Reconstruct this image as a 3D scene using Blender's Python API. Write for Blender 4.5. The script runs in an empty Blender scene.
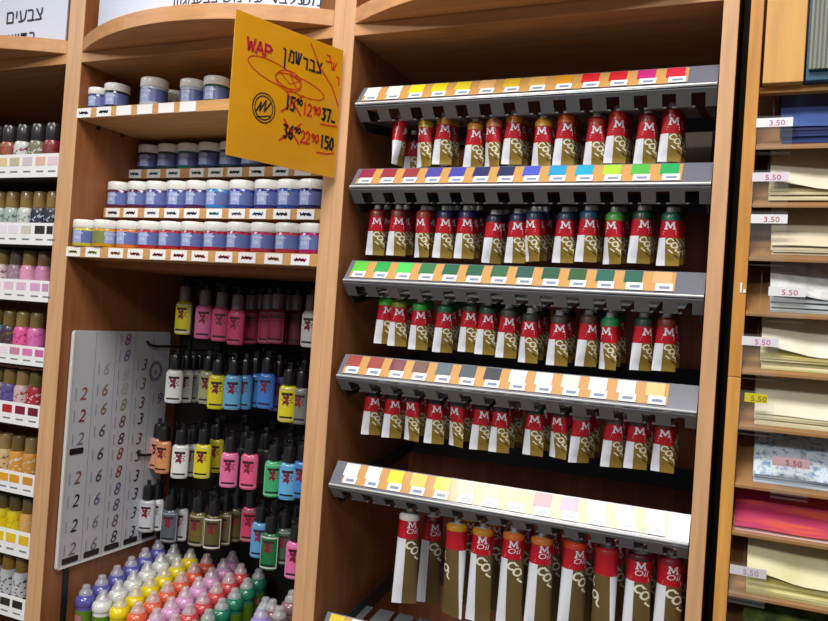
import bpy, math, random
from mathutils import Vector, Matrix
random.seed(7)
C = bpy.context.scene.collection
ZC = 1.45                      # camera height above the floor; all z below are given relative to it
PI = math.pi
# ---------------------------------------------------------------- camera
F = 759.974; CX, CY = 414.0, 310.5
R = ((0.91636113, 0.39448358, 0.06830065), (0.0573221, 0.03956322, -0.99757152), (-0.39622778, 0.9180509, 0.01364157))
CAM = (1.22675413, -1.08243142, 0.0)
def ray(px, py):
    d = ((px-CX)/F, (py-CY)/F, 1.0)
    return [sum(R[i][k]*d[i] for i in range(3)) for k in range(3)]
def at(px, py, Y):             # point of the shelf plane y = Y seen at a pixel
    q = ray(px, py); t = (Y-CAM[1])/q[1]
    return Vector([CAM[k]+t*q[k] for k in range(3)])
def atX(px, py, X):
    q = ray(px, py); t = (X-CAM[0])/q[0]
    return Vector([CAM[k]+t*q[k] for k in range(3)])
cam_d = bpy.data.cameras.new('camera'); cam = bpy.data.objects.new('camera', cam_d); C.objects.link(cam)
cam_d.sensor_width = 36; cam_d.lens = F/828*36; cam_d.clip_start = .02
mw = Matrix.Identity(4)
for k in range(3):
    mw[k][0] = R[0][k]; mw[k][1] = -R[1][k]; mw[k][2] = -R[2][k]
mw[0][3], mw[1][3], mw[2][3] = CAM[0], CAM[1], CAM[2]+ZC
cam.matrix_world = mw
bpy.context.scene.camera = cam
# ---------------------------------------------------------------- materials
def lin(c): return tuple(((v/255)/12.92 if v <= 10.3 else (((v/255)+.055)/1.055)**2.4) for v in c)
MATS = {}
def mat(name, c, rough=.5, metal=0, coat=0, trans=0, alpha=1, spec=.5, noise=0, nscale=40, stretch=(1, 1, 1), bump=0, emit=0):
    if name in MATS: return MATS[name]
    m = bpy.data.materials.new(name); m.use_nodes = True
    nt = m.node_tree; b = nt.nodes['Principled BSDF']
    col = (*lin(c), 1)
    b.inputs['Base Color'].default_value = col
    b.inputs['Roughness'].default_value = rough; b.inputs['Metallic'].default_value = metal
    b.inputs['Coat Weight'].default_value = coat; b.inputs['Coat Roughness'].default_value = .12
    b.inputs['Transmission Weight'].default_value = trans; b.inputs['Alpha'].default_value = alpha
    b.inputs['Specular IOR Level'].default_value = spec
    if emit:
        b.inputs['Emission Color'].default_value = col; b.inputs['Emission Strength'].default_value = emit
    if noise or bump:
        tc = nt.nodes.new('ShaderNodeTexCoord'); mp = nt.nodes.new('ShaderNodeMapping'); mp.inputs['Scale'].default_value = stretch
        nz = nt.nodes.new('ShaderNodeTexNoise'); nz.inputs['Scale'].default_value = nscale; nz.inputs['Detail'].default_value = 5
        nt.links.new(tc.outputs['Object'], mp.inputs['Vector']); nt.links.new(mp.outputs['Vector'], nz.inputs['Vector'])
        if noise:
            rp = nt.nodes.new('ShaderNodeValToRGB')
            lo = tuple(max(0, v*(1-noise)) for v in c); hi = tuple(min(255, v*(1+noise)) for v in c)
            rp.color_ramp.elements[0].position = .3; rp.color_ramp.elements[1].position = .7
            rp.color_ramp.elements[0].color = (*lin(lo), 1); rp.color_ramp.elements[1].color = (*lin(hi), 1)
            nt.links.new(nz.outputs['Fac'], rp.inputs['Fac']); nt.links.new(rp.outputs['Color'], b.inputs['Base Color'])
        if bump:
            bp = nt.nodes.new('ShaderNodeBump'); bp.inputs['Strength'].default_value = bump; bp.inputs['Distance'].default_value = .002
            nt.links.new(nz.outputs['Fac'], bp.inputs['Height']); nt.links.new(bp.outputs['Normal'], b.inputs['Normal'])
    MATS[name] = m; return m
def paint(c, rough=.45, coat=0, metal=0): return mat('paint_%d_%d_%d_%d' % (*c, int(coat*10+metal*100)), c, rough, coat=coat, metal=metal)
wood = mat('beech_wood_shaded', (150, 94, 56), .38, noise=.07, nscale=6, stretch=(14, 14, 1.2), spec=.4)  # same beech made darker: shade on the inner panel faces put into the colour
woodedge = mat('beech_lit_edge', (204, 158, 116), .38, noise=.05, nscale=6, stretch=(14, 14, 1.2), spec=.4)  # same beech made lighter, light on the front edges put into the colour
woodh = mat('beech_wood_lengthwise', (196, 142, 92), .38, noise=.07, nscale=6, stretch=(1.2, 14, 14), spec=.4)
woodin = mat('beech_panel_inside', (160, 104, 64), .5, noise=.08, nscale=6, stretch=(14, 14, 1.2), spec=.3)
woodback = mat('dark_back_board', (140, 86, 62), .7, noise=.1, nscale=5, stretch=(10, 10, 1), spec=.2)
woodlight = mat('pale_shelf_board', (200, 150, 94), .45, noise=.06, nscale=6, stretch=(1.2, 14, 14), spec=.3)
woodgold = mat('golden_wood', (196, 136, 62), .4, noise=.08, nscale=6, stretch=(14, 14, 1.2), spec=.4)
black = mat('black_plastic', (20, 19, 20), .45)
blackboard = mat('black_board', (24, 20, 19), .8, spec=.2)
steel = mat('grey_steel', (108, 110, 114), .42, metal=.55)
steeld = mat('dark_steel', (52, 53, 56), .5, metal=.3)
silver = mat('silver_metal', (214, 214, 212), .32, metal=.35)
white = mat('white_card', (236, 236, 236), .5)
whitep = mat('white_plastic', (235, 234, 228), .3, coat=.3)
skirtm = mat('skirt_steel', (118, 120, 124), .5, metal=.15)
stripgrey = mat('grey_clear_plastic', (112, 114, 126), .22, coat=1)
tan = mat('tan_paper', (204, 152, 84), .5, coat=1)
clear = mat('clear_acrylic', (225, 228, 225), .08, alpha=.035, spec=.6)
red = mat('red_label', (186, 16, 36), .35, coat=.4)
gold = mat('gold_foil', (156, 128, 54), .34, metal=.35)
goldb = mat('bronze_foil', (116, 94, 54), .38, metal=.3)
twhite = mat('white_enamel', (226, 228, 236), .35, coat=.3)
ink = mat('black_ink', (22, 20, 24), .6)
redink = mat('red_ink', (196, 34, 24), .6)
greytext = mat('grey_print', (120, 122, 130), .6)
# ---------------------------------------------------------------- mesh builder
class MB:
    def __init__(s): s.v = []; s.f = []; s.m = []; s.ms = []
    def mi(s, m):
        if m not in s.ms: s.ms.append(m)
        return s.ms.index(m)
    def add(s, vs, fs, m):
        o = len(s.v); s.v += [tuple(v) for v in vs]; k = s.mi(m)
        for f in fs: s.f.append(tuple(i+o for i in f)); s.m.append(k)
        return s
    def box(s, x0, x1, y0, y1, z0, z1, m):
        vs = [(x, y, z) for x in (x0, x1) for y in (y0, y1) for z in (z0, z1)]
        return s.add(vs, [(0, 1, 3, 2), (4, 6, 7, 5), (0, 4, 5, 1), (2, 3, 7, 6), (0, 2, 6, 4), (1, 5, 7, 3)], m)
    def prism(s, poly, axis, a, b, m):          # poly in the two other axes, extruded along axis
        n = len(poly)
        def P(p, h): return {'x': (h, p[0], p[1]), 'y': (p[0], h, p[1]), 'z': (p[0], p[1], h)}[axis]
        vs = [P(p, a) for p in poly]+[P(p, b) for p in poly]
        fs = [tuple(range(n-1, -1, -1)), tuple(range(n, 2*n))]+[(i, (i+1) % n, n+(i+1) % n, n+i) for i in range(n)]
        return s.add(vs, fs, m)
    def lathe(s, prof, m, n=20, cx=0, cy=0, sx=1, sy=1, mats=None, cap=True):   # prof [(r,z)...]
        vs = []; fs = []; ml = []
        for r, z in prof:
            for i in range(n):
                t = 2*PI*i/n; vs.append((cx+r*sx*math.cos(t), cy+r*sy*math.sin(t), z))
        o = len(s.v); s.v += vs
        for k in range(len(prof)-1):
            mm = s.mi(mats[k] if mats else m)
            for i in range(n):
                j = (i+1) % n; s.f.append((o+k*n+i, o+k*n+j, o+(k+1)*n+j, o+(k+1)*n+i)); s.m.append(mm)
        if cap:
            s.f.append(tuple(o+i for i in range(n-1, -1, -1))); s.m.append(s.mi(mats[0] if mats else m))
            e = o+(len(prof)-1)*n; s.f.append(tuple(e+i for i in range(n))); s.m.append(s.mi(mats[-1] if mats else m))
        return s
    def tube(s, pts, r, m, n=6):
        pts = [Vector(p) for p in pts]; rings = []
        for i, p in enumerate(pts):
            d = (pts[min(i+1, len(pts)-1)]-pts[max(i-1, 0)]).normalized()
            u = d.cross(Vector((0, 0, 1)));
            if u.length < 1e-3: u = d.cross(Vector((1, 0, 0)))
            u.normalize(); w = d.cross(u)
            rings.append([p+r*(math.cos(2*PI*k/n)*u+math.sin(2*PI*k/n)*w) for k in range(n)])
        vs = [v for g in rings for v in g]
        fs = [(i*n+k, i*n+(k+1) % n, (i+1)*n+(k+1) % n, (i+1)*n+k) for i in range(len(pts)-1) for k in range(n)]
        fs += [tuple(range(n-1, -1, -1)), tuple((len(pts)-1)*n+k for k in range(n))]
        return s.add(vs, fs, m)
    def ribbon(s, pts, w, m, fn):               # flat pen stroke, fn maps (u,v) on the sheet to space
        for i in range(len(pts)-1):
            a = Vector(pts[i]); b = Vector(pts[i+1]); d = b-a
            if d.length < 1e-6: continue
            d.normalize(); n = Vector((-d.y, d.x))*w/2; e = d*w*.3
            s.add([fn(*(a-e+n)), fn(*(a-e-n)), fn(*(b+e-n)), fn(*(b+e+n))], [(0, 1, 2, 3)], m)
        return s
    def mesh(s, name, off=(0, 0, 0), smooth=False):
        me = bpy.data.meshes.new(name)
        me.from_pydata([(v[0]-off[0], v[1]-off[1], v[2]-off[2]) for v in s.v], [], s.f)
        for m in s.ms: me.materials.append(m)
        me.polygons.foreach_set('material_index', s.m)
        if smooth: 
            me.polygons.foreach_set('use_smooth', [True]*len(s.f))
        me.update()
        if smooth:
            try: me.set_sharp_from_angle(angle=math.radians(40))
            except Exception: pass
        return me
    def build(s, name, parent=None, smooth=False, world=True, bevel=0):
        off = tuple(parent['org']) if (parent is not None and world and 'org' in parent) else (0, 0, 0)
        if parent is None: off = (0, 0, -ZC)
        o = bpy.data.objects.new(name, s.mesh(name, off, smooth)); C.objects.link(o)
        if parent is not None:
            o.parent = parent
            if 'org' in parent: ORG[o.name] = parent
        if bevel:
            b = o.modifiers.new('bevel', 'BEVEL'); b.width = bevel; b.segments = 2; b.limit_method = 'ANGLE'
        return o
ORG = {}
def sub(mb, name, part, root, smooth=False, bevel=0):   # a sub-part: vertices in world-relative coordinates, root holds the origin
    off = tuple(root['org']); o = bpy.data.objects.new(name, mb.mesh(name, off, smooth)); C.objects.link(o); o.parent = part
    if bevel:
        b = o.modifiers.new('bevel', 'BEVEL'); b.width = bevel; b.segments = 2
    return o
def tag(o, label, cat, group=None, kind=None):
    if label: o['label'] = label
    if cat: o['category'] = cat
    if group: o['group'] = group
    if kind: o['kind'] = kind
    return o
def thing(name, loc, label, cat, group=None, rz=0):
    o = bpy.data.objects.new(name, None); C.objects.link(o); o.empty_display_size = .02
    o.location = (loc[0], loc[1], loc[2]+ZC); o.rotation_euler = (0, 0, rz); o['org'] = tuple(loc)
    return tag(o, label, cat, group)
def inst(name, me, parent, m=None, loc=(0, 0, 0), slot=0):   # another object of a shared mesh, with its own colour
    o = bpy.data.objects.new(name, me); C.objects.link(o); o.parent = parent; o.location = loc
    if m is not None:
        for i, mm in enumerate(m if isinstance(m, (list, tuple)) else [m]):
            if mm is None: continue
            o.material_slots[slot+i].link = 'OBJECT'; o.material_slots[slot+i].material = mm
    return o
_tc = {}
def text2d(s, size, align='CENTER', bold=0):
    k = (s, size, align, bold)
    if k in _tc: return _tc[k]
    cu = bpy.data.curves.new('writing', 'FONT'); cu.body = s; cu.size = size; cu.resolution_u = 2; cu.align_x = align; cu.offset = bold*size
    o = bpy.data.objects.new('writing', cu); C.objects.link(o)
    dg = bpy.context.evaluated_depsgraph_get(); me = bpy.data.meshes.new_from_object(o.evaluated_get(dg))
    r = ([(v.co.x, v.co.y) for v in me.vertices], [tuple(p.vertices) for p in me.polygons])
    bpy.data.objects.remove(o); bpy.data.curves.remove(cu); bpy.data.meshes.remove(me)
    _tc[k] = r; return r
def put_text(mb, s, size, m, fn, ang=0, ox=0, oy=0, align='CENTER', sx=1, shear=0, bold=0):
    vs, fs = text2d(s, size, align, bold); ca, sa = math.cos(ang), math.sin(ang)
    out = []
    for x, y in vs:
        x = x*sx+shear*y
        out.append(fn(ox+x*ca-y*sa, oy+x*sa+y*ca))
    mb.add(out, fs, m)
ORD = ['first', 'second', 'third', 'fourth', 'fifth', 'sixth', 'seventh', 'eighth', 'ninth', 'tenth', 'eleventh', 'twelfth', 'thirteenth', 'fourteenth']
# ---------------------------------------------------------------- room
FL = -ZC
o = MB().box(-2.2, 3.4, -3.6, 1.0, FL-.05, FL, mat('floor_tiles', (96, 86, 76), .5, noise=.06, nscale=3)).build('floor'); tag(o, None, None, kind='structure')
o = MB().box(-2.2, 3.4, -3.6, 1.0, 1.25, 1.3, mat('ceiling_paint', (225, 223, 218), .8, noise=.02, nscale=8)).build('ceiling'); tag(o, None, None, kind='structure')
o = MB().box(-2.2, 3.4, .45, .5, FL, 1.25, mat('wall_paint', (120, 112, 100), .8, noise=.03, nscale=6)).build('wall_back'); tag(o, None, None, kind='structure')
# ---------------------------------------------------------------- shelving units
DEP = .36; TOP = .74
def arc_board(mb, x0, x1, z0, z1, m, sag=.085, n=28):
    poly = [(x0, .30)]+[(x0+(x1-x0)*i/n, -sag*(1-(2*i/n-1)**2)) for i in range(n+1)]+[(x1, .30)]
    mb.prism(poly, 'z', z0, z1, m)
def unit(x0, label, pl, pr):
    t = thing('shelving_unit', (x0, 0, FL), label, 'shelving unit', 'beech shelving units side by side')
    x1 = x0+.6
    MB().box(x0, x0+.02, .0022, DEP, FL, TOP, wood).build('side_panel', t); MB().box(x0, x0+.02, 0, .0021, FL, TOP, woodedge).build('lit_front_edge', t, bevel=.0008)  # thin front strip splits the lit edge colour from the shaded panel colour
    MB().box(x1-.02, x1, .0022, DEP, FL, TOP, wood).build('side_panel', t); MB().box(x1-.02, x1, 0, .0021, FL, TOP, woodedge).build('lit_front_edge', t, bevel=.0008)
    MB().box(x0+.02, x1-.02, DEP-.012, DEP, FL, .457, woodback).build('back_panel', t)
    MB().box(x0+.02, x1-.02, DEP-.012, DEP, .4571, TOP, woodin).build('upper_back_panel', t)
    MB().box(x0+.02, x1-.02, 0, DEP-.012, .457, .477, woodh).build('header_shelf', t, bevel=.001)
    mb = MB(); arc_board(mb, x0+.02, x1-.02, .4771, .504, woodh); mb.build('bowed_canopy', t, bevel=.001)
    MB().box(x0+.02, x1-.02, .03, .05, FL, FL+.08, wood).build('plinth', t)
    return t
U_left = unit(-.6, 'beech shelving unit at the left edge holding craft paint bottles on white label strips', 0, 0)
U_mid = unit(0, 'beech shelving unit with paint jars above and hanging and nozzle bottles below', 0, 0)
U_tube = unit(.6, 'beech shelving unit filled with hanging red and gold paint tubes', 0, 0)
# ---- middle unit shelves with stuck-on price labels
def shelf_label(part, root, x, y, z, w, h, ccol):
    mb = MB(); mb.box(x-w/2, x+w/2, y-.0012, y, z-h/2, z+h/2, white)
    if ccol:
        m = paint(ccol, .6)
        fn = lambda u, v: (x+u, y-.0015, z+v)
        pts = [(-.011+.0022*i, .0022*math.sin(i*2.3+x*40)) for i in range(11)]
        mb.ribbon(pts, .0030, m, fn)
        mb.ribbon([(-.010, -.001), (.0, .001), (.009, -.002)], .0028, m, fn)
    return sub(mb, 'price_label', part, root)
def mid_shelf(name, x0, x1, y0, y1, z0, z1, labels, lz):
    s = MB().box(x0, x1, y0, y1, z0, z1, woodlight).build(name, U_mid, bevel=.001)
    for px, py, col in labels:
        p = at(px, py, y0); shelf_label(s, U_mid, p.x, y0, (z0+z1)/2 if lz is None else lz, .036, .018, col)
    return s
S_A = mid_shelf('jar_shelf', .0205, .5795, .001, .30, .3475, .368, [(84, 114, (40, 60, 110)), (104, 112, (20, 70, 80)), (124, 111, None), (145, 110, None), (166.5, 109, None), (188, 108, None)], None)
S_B = mid_shelf('jar_shelf', .028, .5795, .146, .30, .259, .279, [(135, 172, (20, 60, 130)), (154, 171.5, (60, 140, 180)), (173.5, 171.5, (70, 170, 170)), (197, 171, (10, 110, 80)), (216, 171, (0, 130, 70)), (235, 171.5, (10, 60, 60)), (257, 172, (10, 70, 60)), (281, 172, (20, 90, 60)), (303, 173, None)], None)
S_C = mid_shelf('jar_shelf', .034, .5795, .070, .1455, .165, .185, [(113, 212.5, (120, 30, 90)), (131, 212, (90, 10, 50)), (152, 212.5, (190, 190, 225)), (172, 213, (110, 110, 190)), (192, 213.5, (90, 20, 90)), (214.5, 213.5, (120, 200, 230)), (237, 214, (190, 190, 230)), (258, 214.5, (10, 150, 200)), (282, 215, (20, 40, 110)), (306, 214, (10, 30, 110))], None)
S_D = mid_shelf('jar_shelf', .0205, .5795, .001, .0695, .078, .099, [(73.5, 251, (210, 210, 40)), (93, 252, (190, 220, 50)), (116, 252.5, (230, 150, 60)), (135.5, 254, (210, 80, 50)), (158, 256, (200, 30, 70)), (179, 257.5, (205, 20, 50)), (200, 259, (210, 20, 50)), (224, 260, (220, 40, 100)), (247, 261.5, (225, 110, 120)), (273.5, 262.5, (235, 130, 90)), (300, 265.5, (215, 30, 130))], None)
MB().box(.0205, .5795, .290, .347, .0785, .33, blackboard).build('riser_back', U_mid)
MB().box(.0205, .5795, .340, .3475, FL+.08, .078, blackboard).build('black_back_board', U_mid)
MB().box(.0205, .5795, .07, .29, .066, .0775, woodin).build('under_shelf', U_mid)
# screw cups in the left side
for (px, py) in [(98, 128), (122, 135)]:
    p = atX(px, py, .0201)
    MB().tube([(p.x-.001, p.y, p.z), (p.x+.0015, p.y, p.z)], .005, steeld, 10).build('shelf_pin', U_mid)
# ---------------------------------------------------------------- jars
jar_body_prof = [(.0215, 0), (.0245, .0015), (.0255, .004), (.0255, .036), (.024, .0385)]
jm = MB(); jm.lathe(jar_body_prof, white, 28); JAR_BODY = jm.mesh('jar', smooth=True)
jm = MB(); jm.lathe([(.0258, 0), (.0264, .0008), (.0264, .0145), (.0258, .0162), (.024, .0172)], whitep, 32); JAR_LID = jm.mesh('lid', smooth=True)
labelblue = mat('periwinkle_label', (92, 106, 164), .35, coat=.3)
labelsky = mat('pale_label_patch', (150, 166, 214), .4, coat=.3)
jl = MB()
r = .02585; n = 40
def jarsurf(u, v, k=0.0): 
    a = -PI/2+u/.0255; return ((r+k)*math.cos(a), (r+k)*math.sin(a), v)
for i in range(n):
    a0 = i/n; u0 = (a0-.5)*.130; u1 = u0+.130/n
    mm = labelsky if -.026 < u0 < -.004 else labelblue
    jl.add([jarsurf(u0, .0075), jarsurf(u1, .0075), jarsurf(u1, .0320), jarsurf(u0, .0320)], [(0, 1, 2, 3)], mm)
cur = lambda u, v: jarsurf(u, v, .0004)
put_text(jl, 'JAVANA', .0068, twhite, cur, ox=-.012, oy=.0245)
put_text(jl, 'Silk', .011, twhite, cur, ox=-.014, oy=.0145, shear=.15)
jl.add([cur(-.003, .0275), cur(.001, .0315), cur(-.003, .0315)], [(0, 1, 2)], ink)
JAR_LABEL = jl.mesh('label', smooth=True)
def jar(x, y, z, col, label, group, rz=None, s=1.0, lab=None):
    view = math.atan2(CAM[0]-x, y-CAM[1])
    t = thing('paint_jar', (x, y, z), label, 'jar', group, rz=(view*.75+random.uniform(-.15, .15)) if rz is None else rz)
    inst('glass_body', JAR_BODY, t, mat('jar_%d_%d_%d' % col, col, .15, coat=.8))
    inst('lid', JAR_LID, t, loc=(0, 0, .0372))
    inst('paper_label', JAR_LABEL, t, lab)
    t.scale = (s, s, s); return t
Dcol = [((200, 190, 60), 'pale yellow'), ((216, 150, 20), 'amber'), ((214, 120, 50), 'orange'), ((176, 30, 44), 'red'), ((168, 24, 44), 'red'), ((160, 20, 44), 'red'), ((160, 20, 44), 'red'), ((166, 30, 66), 'crimson'), ((170, 40, 80), 'crimson'), ((176, 44, 60), 'red'), ((168, 20, 100), 'magenta')]
for i, px in enumerate((84.5, 103, 124, 146, 167, 189, 210, 233.5, 258, 283, 307.5)):
    p = at(px, 240, .028); c, nm = Dcol[i]; p.x = max(.0470 if i == 0 else lastj+.0510, p.x); lastj = p.x
    jar(min(p.x, .5535), (.019 if i < 2 else .028), .0993, c, '%s paint jar with white lid, %s from left on the lowest jar shelf' % (nm, ORD[i]), 'paint jars on the lowest jar shelf', rz=(1.6 if i == 1 else None), lab=([mat('olive_label', (120, 130, 70), .4)]*1 if i == 1 else None), s=.955)
Ccol = [((96, 20, 60), 'wine'), ((84, 16, 50), 'dark wine'), ((70, 50, 130), 'violet'), ((60, 60, 150), 'violet blue'), ((70, 20, 90), 'purple'), ((50, 130, 205), 'sky blue'), ((40, 60, 160), 'blue'), ((40, 40, 130), 'deep blue'), ((30, 70, 150), 'blue'), ((20, 26, 90), 'navy')]
for i, px in enumerate((121, 137.5, 159, 180, 199, 219.5, 243, 268.5, 291, 313)):
    p = at(px, 196, .098); c, nm = Ccol[i]
    jar(max(p.x, .0478) if i == 0 else max(p.x, .1015) if i == 1 else p.x, .098, .1853, c, '%s paint jar with white lid, %s from left on the middle jar tier' % (nm, ORD[i]), 'paint jars on the middle tier')
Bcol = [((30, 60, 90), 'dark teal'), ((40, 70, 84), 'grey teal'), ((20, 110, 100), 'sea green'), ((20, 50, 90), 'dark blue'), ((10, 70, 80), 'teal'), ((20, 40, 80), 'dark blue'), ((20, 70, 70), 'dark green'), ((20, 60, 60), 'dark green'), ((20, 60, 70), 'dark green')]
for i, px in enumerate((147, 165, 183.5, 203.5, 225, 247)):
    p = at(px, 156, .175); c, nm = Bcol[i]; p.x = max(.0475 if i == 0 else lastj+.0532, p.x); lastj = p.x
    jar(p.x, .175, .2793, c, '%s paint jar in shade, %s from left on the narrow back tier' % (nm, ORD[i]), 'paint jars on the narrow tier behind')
Acol = [(96.5, .03, (40, 60, 130), 'small white-lidded jar of blue paint at the left end of the top jar shelf', .80), (117.5, .034, (20, 40, 60), 'jar of dark blue paint touching the small jar at the left of the top shelf', .92),
        (154.5, .03, (190, 196, 220), 'big jar of colourless medium standing in the middle of the top jar shelf', .98), (193, .04, (190, 200, 214), 'jar of pale medium beside the green jar near the yellow price sign', .90),
        (217, .042, (30, 90, 60), 'jar of dark green paint half hidden by the yellow price sign', .94), (136, .16, (210, 210, 214), 'small white jar at the back between the second and third top shelf jars', .8), (174.5, .10, (215, 215, 220), 'white jar set back behind the big colourless jar on the top shelf', .95)]
for px, y, c, lb, s in Acol:
    p = at(px, 90, y); jar(max(p.x, .0425) if lb[0] == 's' and y < .05 else p.x, y, .3683, c, lb, 'paint jars on the top jar shelf', s=s, lab=([mat('pale_label', (205, 208, 218), .4), None][:1] if y > .09 else None))
# ---------------------------------------------------------------- tube rails
RAILZ = [.346, .211, .059, -.096, -.272, -.520]
RX0, RX1 = .630, 1.1785
W_ = (240, 240, 238)
SW = [
 [W_, W_, (236, 222, 20), (226, 214, 20), (226, 208, 40), (226, 178, 120), (228, 186, 40), (222, 172, 80), (226, 150, 30), (214, 24, 44), (206, 24, 40), (196, 30, 120), (206, 24, 60)],
 [(150, 30, 66), (152, 42, 56), (150, 50, 56), (74, 70, 160), (64, 66, 170), (34, 38, 96), (28, 34, 84), (70, 86, 200), (30, 150, 206), (20, 166, 204), (168, 212, 50), (80, 180, 70), (20, 166, 84)],
 [(90, 200, 60), (20, 164, 74), (70, 204, 90), (44, 120, 66), (16, 96, 66), (12, 92, 62), (40, 100, 60), (20, 82, 72), (14, 84, 54), (40, 86, 36), (16, 96, 80), (20, 90, 74), (232, 170, 120)],
 [(164, 62, 56), (158, 66, 58), (112, 36, 46), (112, 78, 66), (96, 108, 120), (70, 84, 92), (44, 52, 58), W_, W_, (238, 216, 208), W_, (226, 230, 226), (232, 196, 130)],
 [W_, W_, (236, 220, 50), (234, 204, 100), (236, 214, 70), (236, 208, 130), (236, 196, 110), (236, 180, 90), (226, 70, 90), (224, 110, 140), (230, 190, 170), (236, 226, 210), W_],
 [(226, 200, 40), W_, (90, 90, 160), (90, 160, 90), (40, 60, 90), (60, 60, 60), W_, W_, W_, W_, W_, W_, W_]]
RNAME = ['top', 'second', 'third', 'fourth', 'fifth', 'lowest']
SDY, SDZ = .025, .031
def onstrip(Z0, u, v, k=.0): # u along x, v up the sloped face 0..1
    n = math.hypot(SDY, SDZ); return (u, .004+SDY*v-k*SDZ/n, Z0+.002+SDZ*v+k*SDY/n)
def slotx(k): return .658+.0382*k
def rail(ri):
    Z0 = RAILZ[ri]
    t = thing('tube_display_rail', (RX0, 0, Z0), 'grey metal hanging rail with swatch strip, %s of the rails in the tube bay' % RNAME[ri] if ri != 5 else 'grey metal hanging rail at the bottom edge of the tube bay, mostly cut off', 'display rail', 'tube display rails')
    # front channel: lip + sloped face
    mb = MB(); prof = [(.001, Z0-.002), (.001, Z0+.003), (.005, Z0+.0025), (.005+SDY, Z0+.0025+SDZ), (.0085+SDY, Z0+.0015+SDZ), (.0085, Z0-.002)]
    prof = [(.0012, Z0-.0025), (.008, Z0-.0025), (.0090+SDY, Z0+SDZ), (.0035+SDY, Z0+.003+SDZ), (.0035, Z0+.0015), (.0012, Z0+.0010)]
    mb.prism(prof, 'x', RX0, RX1, stripgrey); mb.build('sloped_channel', t)
    mb = MB(); mb.box(RX0, RX1, .0003, .004, Z0-.0014, Z0+.0014, silver); mb.build('front_lip', t, bevel=.0008)
    # skirt, notched
    mb = MB(); sk = [(.004, Z0-.003), (.037, Z0-.034), (.0355, Z0-.0355), (.0025, Z0-.0045)]
    def skirt(x0, x1, f0, f1):
        a = (.0035+.020*f0, Z0-.0035-.0195*f0); b = (.0035+.020*f1, Z0-.0035-.0195*f1)
        mb.prism([a, b, (b[0]-.001, b[1]-.0015), (a[0]-.001, a[1]-.0015)], 'x', x0, x1, skirtm)
    skirt(RX0, RX1, 0, .24)
    xs = [RX0]+[v for k in range(14) for v in (slotx(k)-.0092, slotx(k)+.0092)]+[RX1]
    for i in range(0, len(xs), 2): skirt(xs[i], min(xs[i+1], RX1), .24, 1)
    mb.build('notched_skirt', t)
    # fingers running back, rising; tubes hang between them
    mb = MB(); rise = .17
    for i in range(0, len(xs), 2):
        a, b = (xs[i], xs[i+1]); m_ = (a+b)/2; hw = .0150 if 0 < i < len(xs)-2 else (b-a)/2
        y0, z0 = .0235, Z0-.0225; y1 = .165; z1 = z0+(y1-y0)*rise
        for e in ((m_-hw, m_+hw),):
            mb.prism([(y0, z0), (y1, z1), (y1, z1-.002), (y0, z0-.002)], 'x', e[0], e[1], skirtm)
    mb.build('hanging_tray', t)
    mb = MB(); mb.box(RX0, RX1, .3305, .340, Z0+.01, Z0+.045, steeld); mb.build('rear_bar', t)
    mb = MB()
    for x in (RX0+.002, RX1-.005):
        mb = MB(); mb.prism([(.004, Z0-.004), (.330, Z0+.036), (.330, Z0+.012), (.042, Z0-.037), (.036, Z0-.036)], 'x', x, x+.003, steeld); mb.build('end_bracket', t)
    # paper strip with swatches and tickets
    mb = MB(); x0 = RX0+(.008 if ri != 4 else .020); x1 = 1.140 if ri != 4 else 1.150
    mb.add([onstrip(Z0, x0, .06, .0012), onstrip(Z0, x1, .06, .0012), onstrip(Z0, x1, .97, .0012), onstrip(Z0, x0, .97, .0012)], [(0, 1, 2, 3)], tan)
    mb.build('paper_strip', t)
    for k in range(13):
        cx = .651+.0393*k + (.010 if ri == 4 else 0)
        mb = MB(); q = lambda u, v, kk: onstrip(Z0, u, v, kk)
        mb.add([q(cx-.0125, .40, .0018), q(cx+.0125, .40, .0018), q(cx+.0125, .96, .0018), q(cx-.0125, .96, .0018)], [(0, 1, 2, 3)], paint(SW[ri][k], .5, 1))
        mb.build('colour_swatch', t)
        mb = MB(); mb.add([q(cx-.0080, .06, .0022), q(cx+.0150, .06, .0022), q(cx+.0150, .40, .0022), q(cx-.0080, .40, .0022)], [(0, 1, 2, 3)], mat('white_ticket', (238, 240, 244), .5, coat=1))
        mb.add([q(cx-.0030, .15, .0025), q(cx+.0110, .15, .0025), q(cx+.0110, .27, .0025), q(cx-.0030, .27, .0025)], [(0, 1, 2, 3)], mat('grey_blue_print', (130, 140, 166), .6, coat=1))
        mb.build('price_ticket', t)
    return t
for i in range(6): rail(i)
# ---------------------------------------------------------------- paint tubes
def arcpts(a0, a1, n, rx=.42, ry=.5): return [(rx*math.cos(a0+(a1-a0)*i/n), ry*math.sin(a0+(a1-a0)*i/n)) for i in range(n+1)]
BOLD = {'C': [arcpts(.8, 5.5, 9)], 'O': [arcpts(0, 2*PI, 12)], 'L': [[(-.3, .5), (-.3, -.45), (.32, -.45)]], 'U': [[(-.38, .5), (-.38, -.2), (-.15, -.48), (.15, -.48), (.38, -.2), (.38, .5)]], 'R': [[(-.32, -.5), (-.32, .45), (.2, .45), (.35, .2), (.2, 0), (-.3, 0)], [(.0, 0), (.36, -.5)]],
        'M': [[(-.52, -.48), (-.40, .48), (0, -.30), (.40, .48), (.52, -.48)], [(-.66, -.48), (-.36, -.48)], [(.36, -.48), (.66, -.48)], [(-.56, .46), (-.38, .46)], [(.38, .46), (.56, .46)]]}
def bold_letter(mb, ch, size, m, fn, ang=0, ox=0, oy=0, wd=.2):
    ca, sa = math.cos(ang), math.sin(ang)
    for pl in BOLD[ch]: mb.ribbon([(ox+size*(a*ca-b*sa), oy+size*(a*sa+b*ca)) for a, b in pl], size*wd, m, fn)
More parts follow.
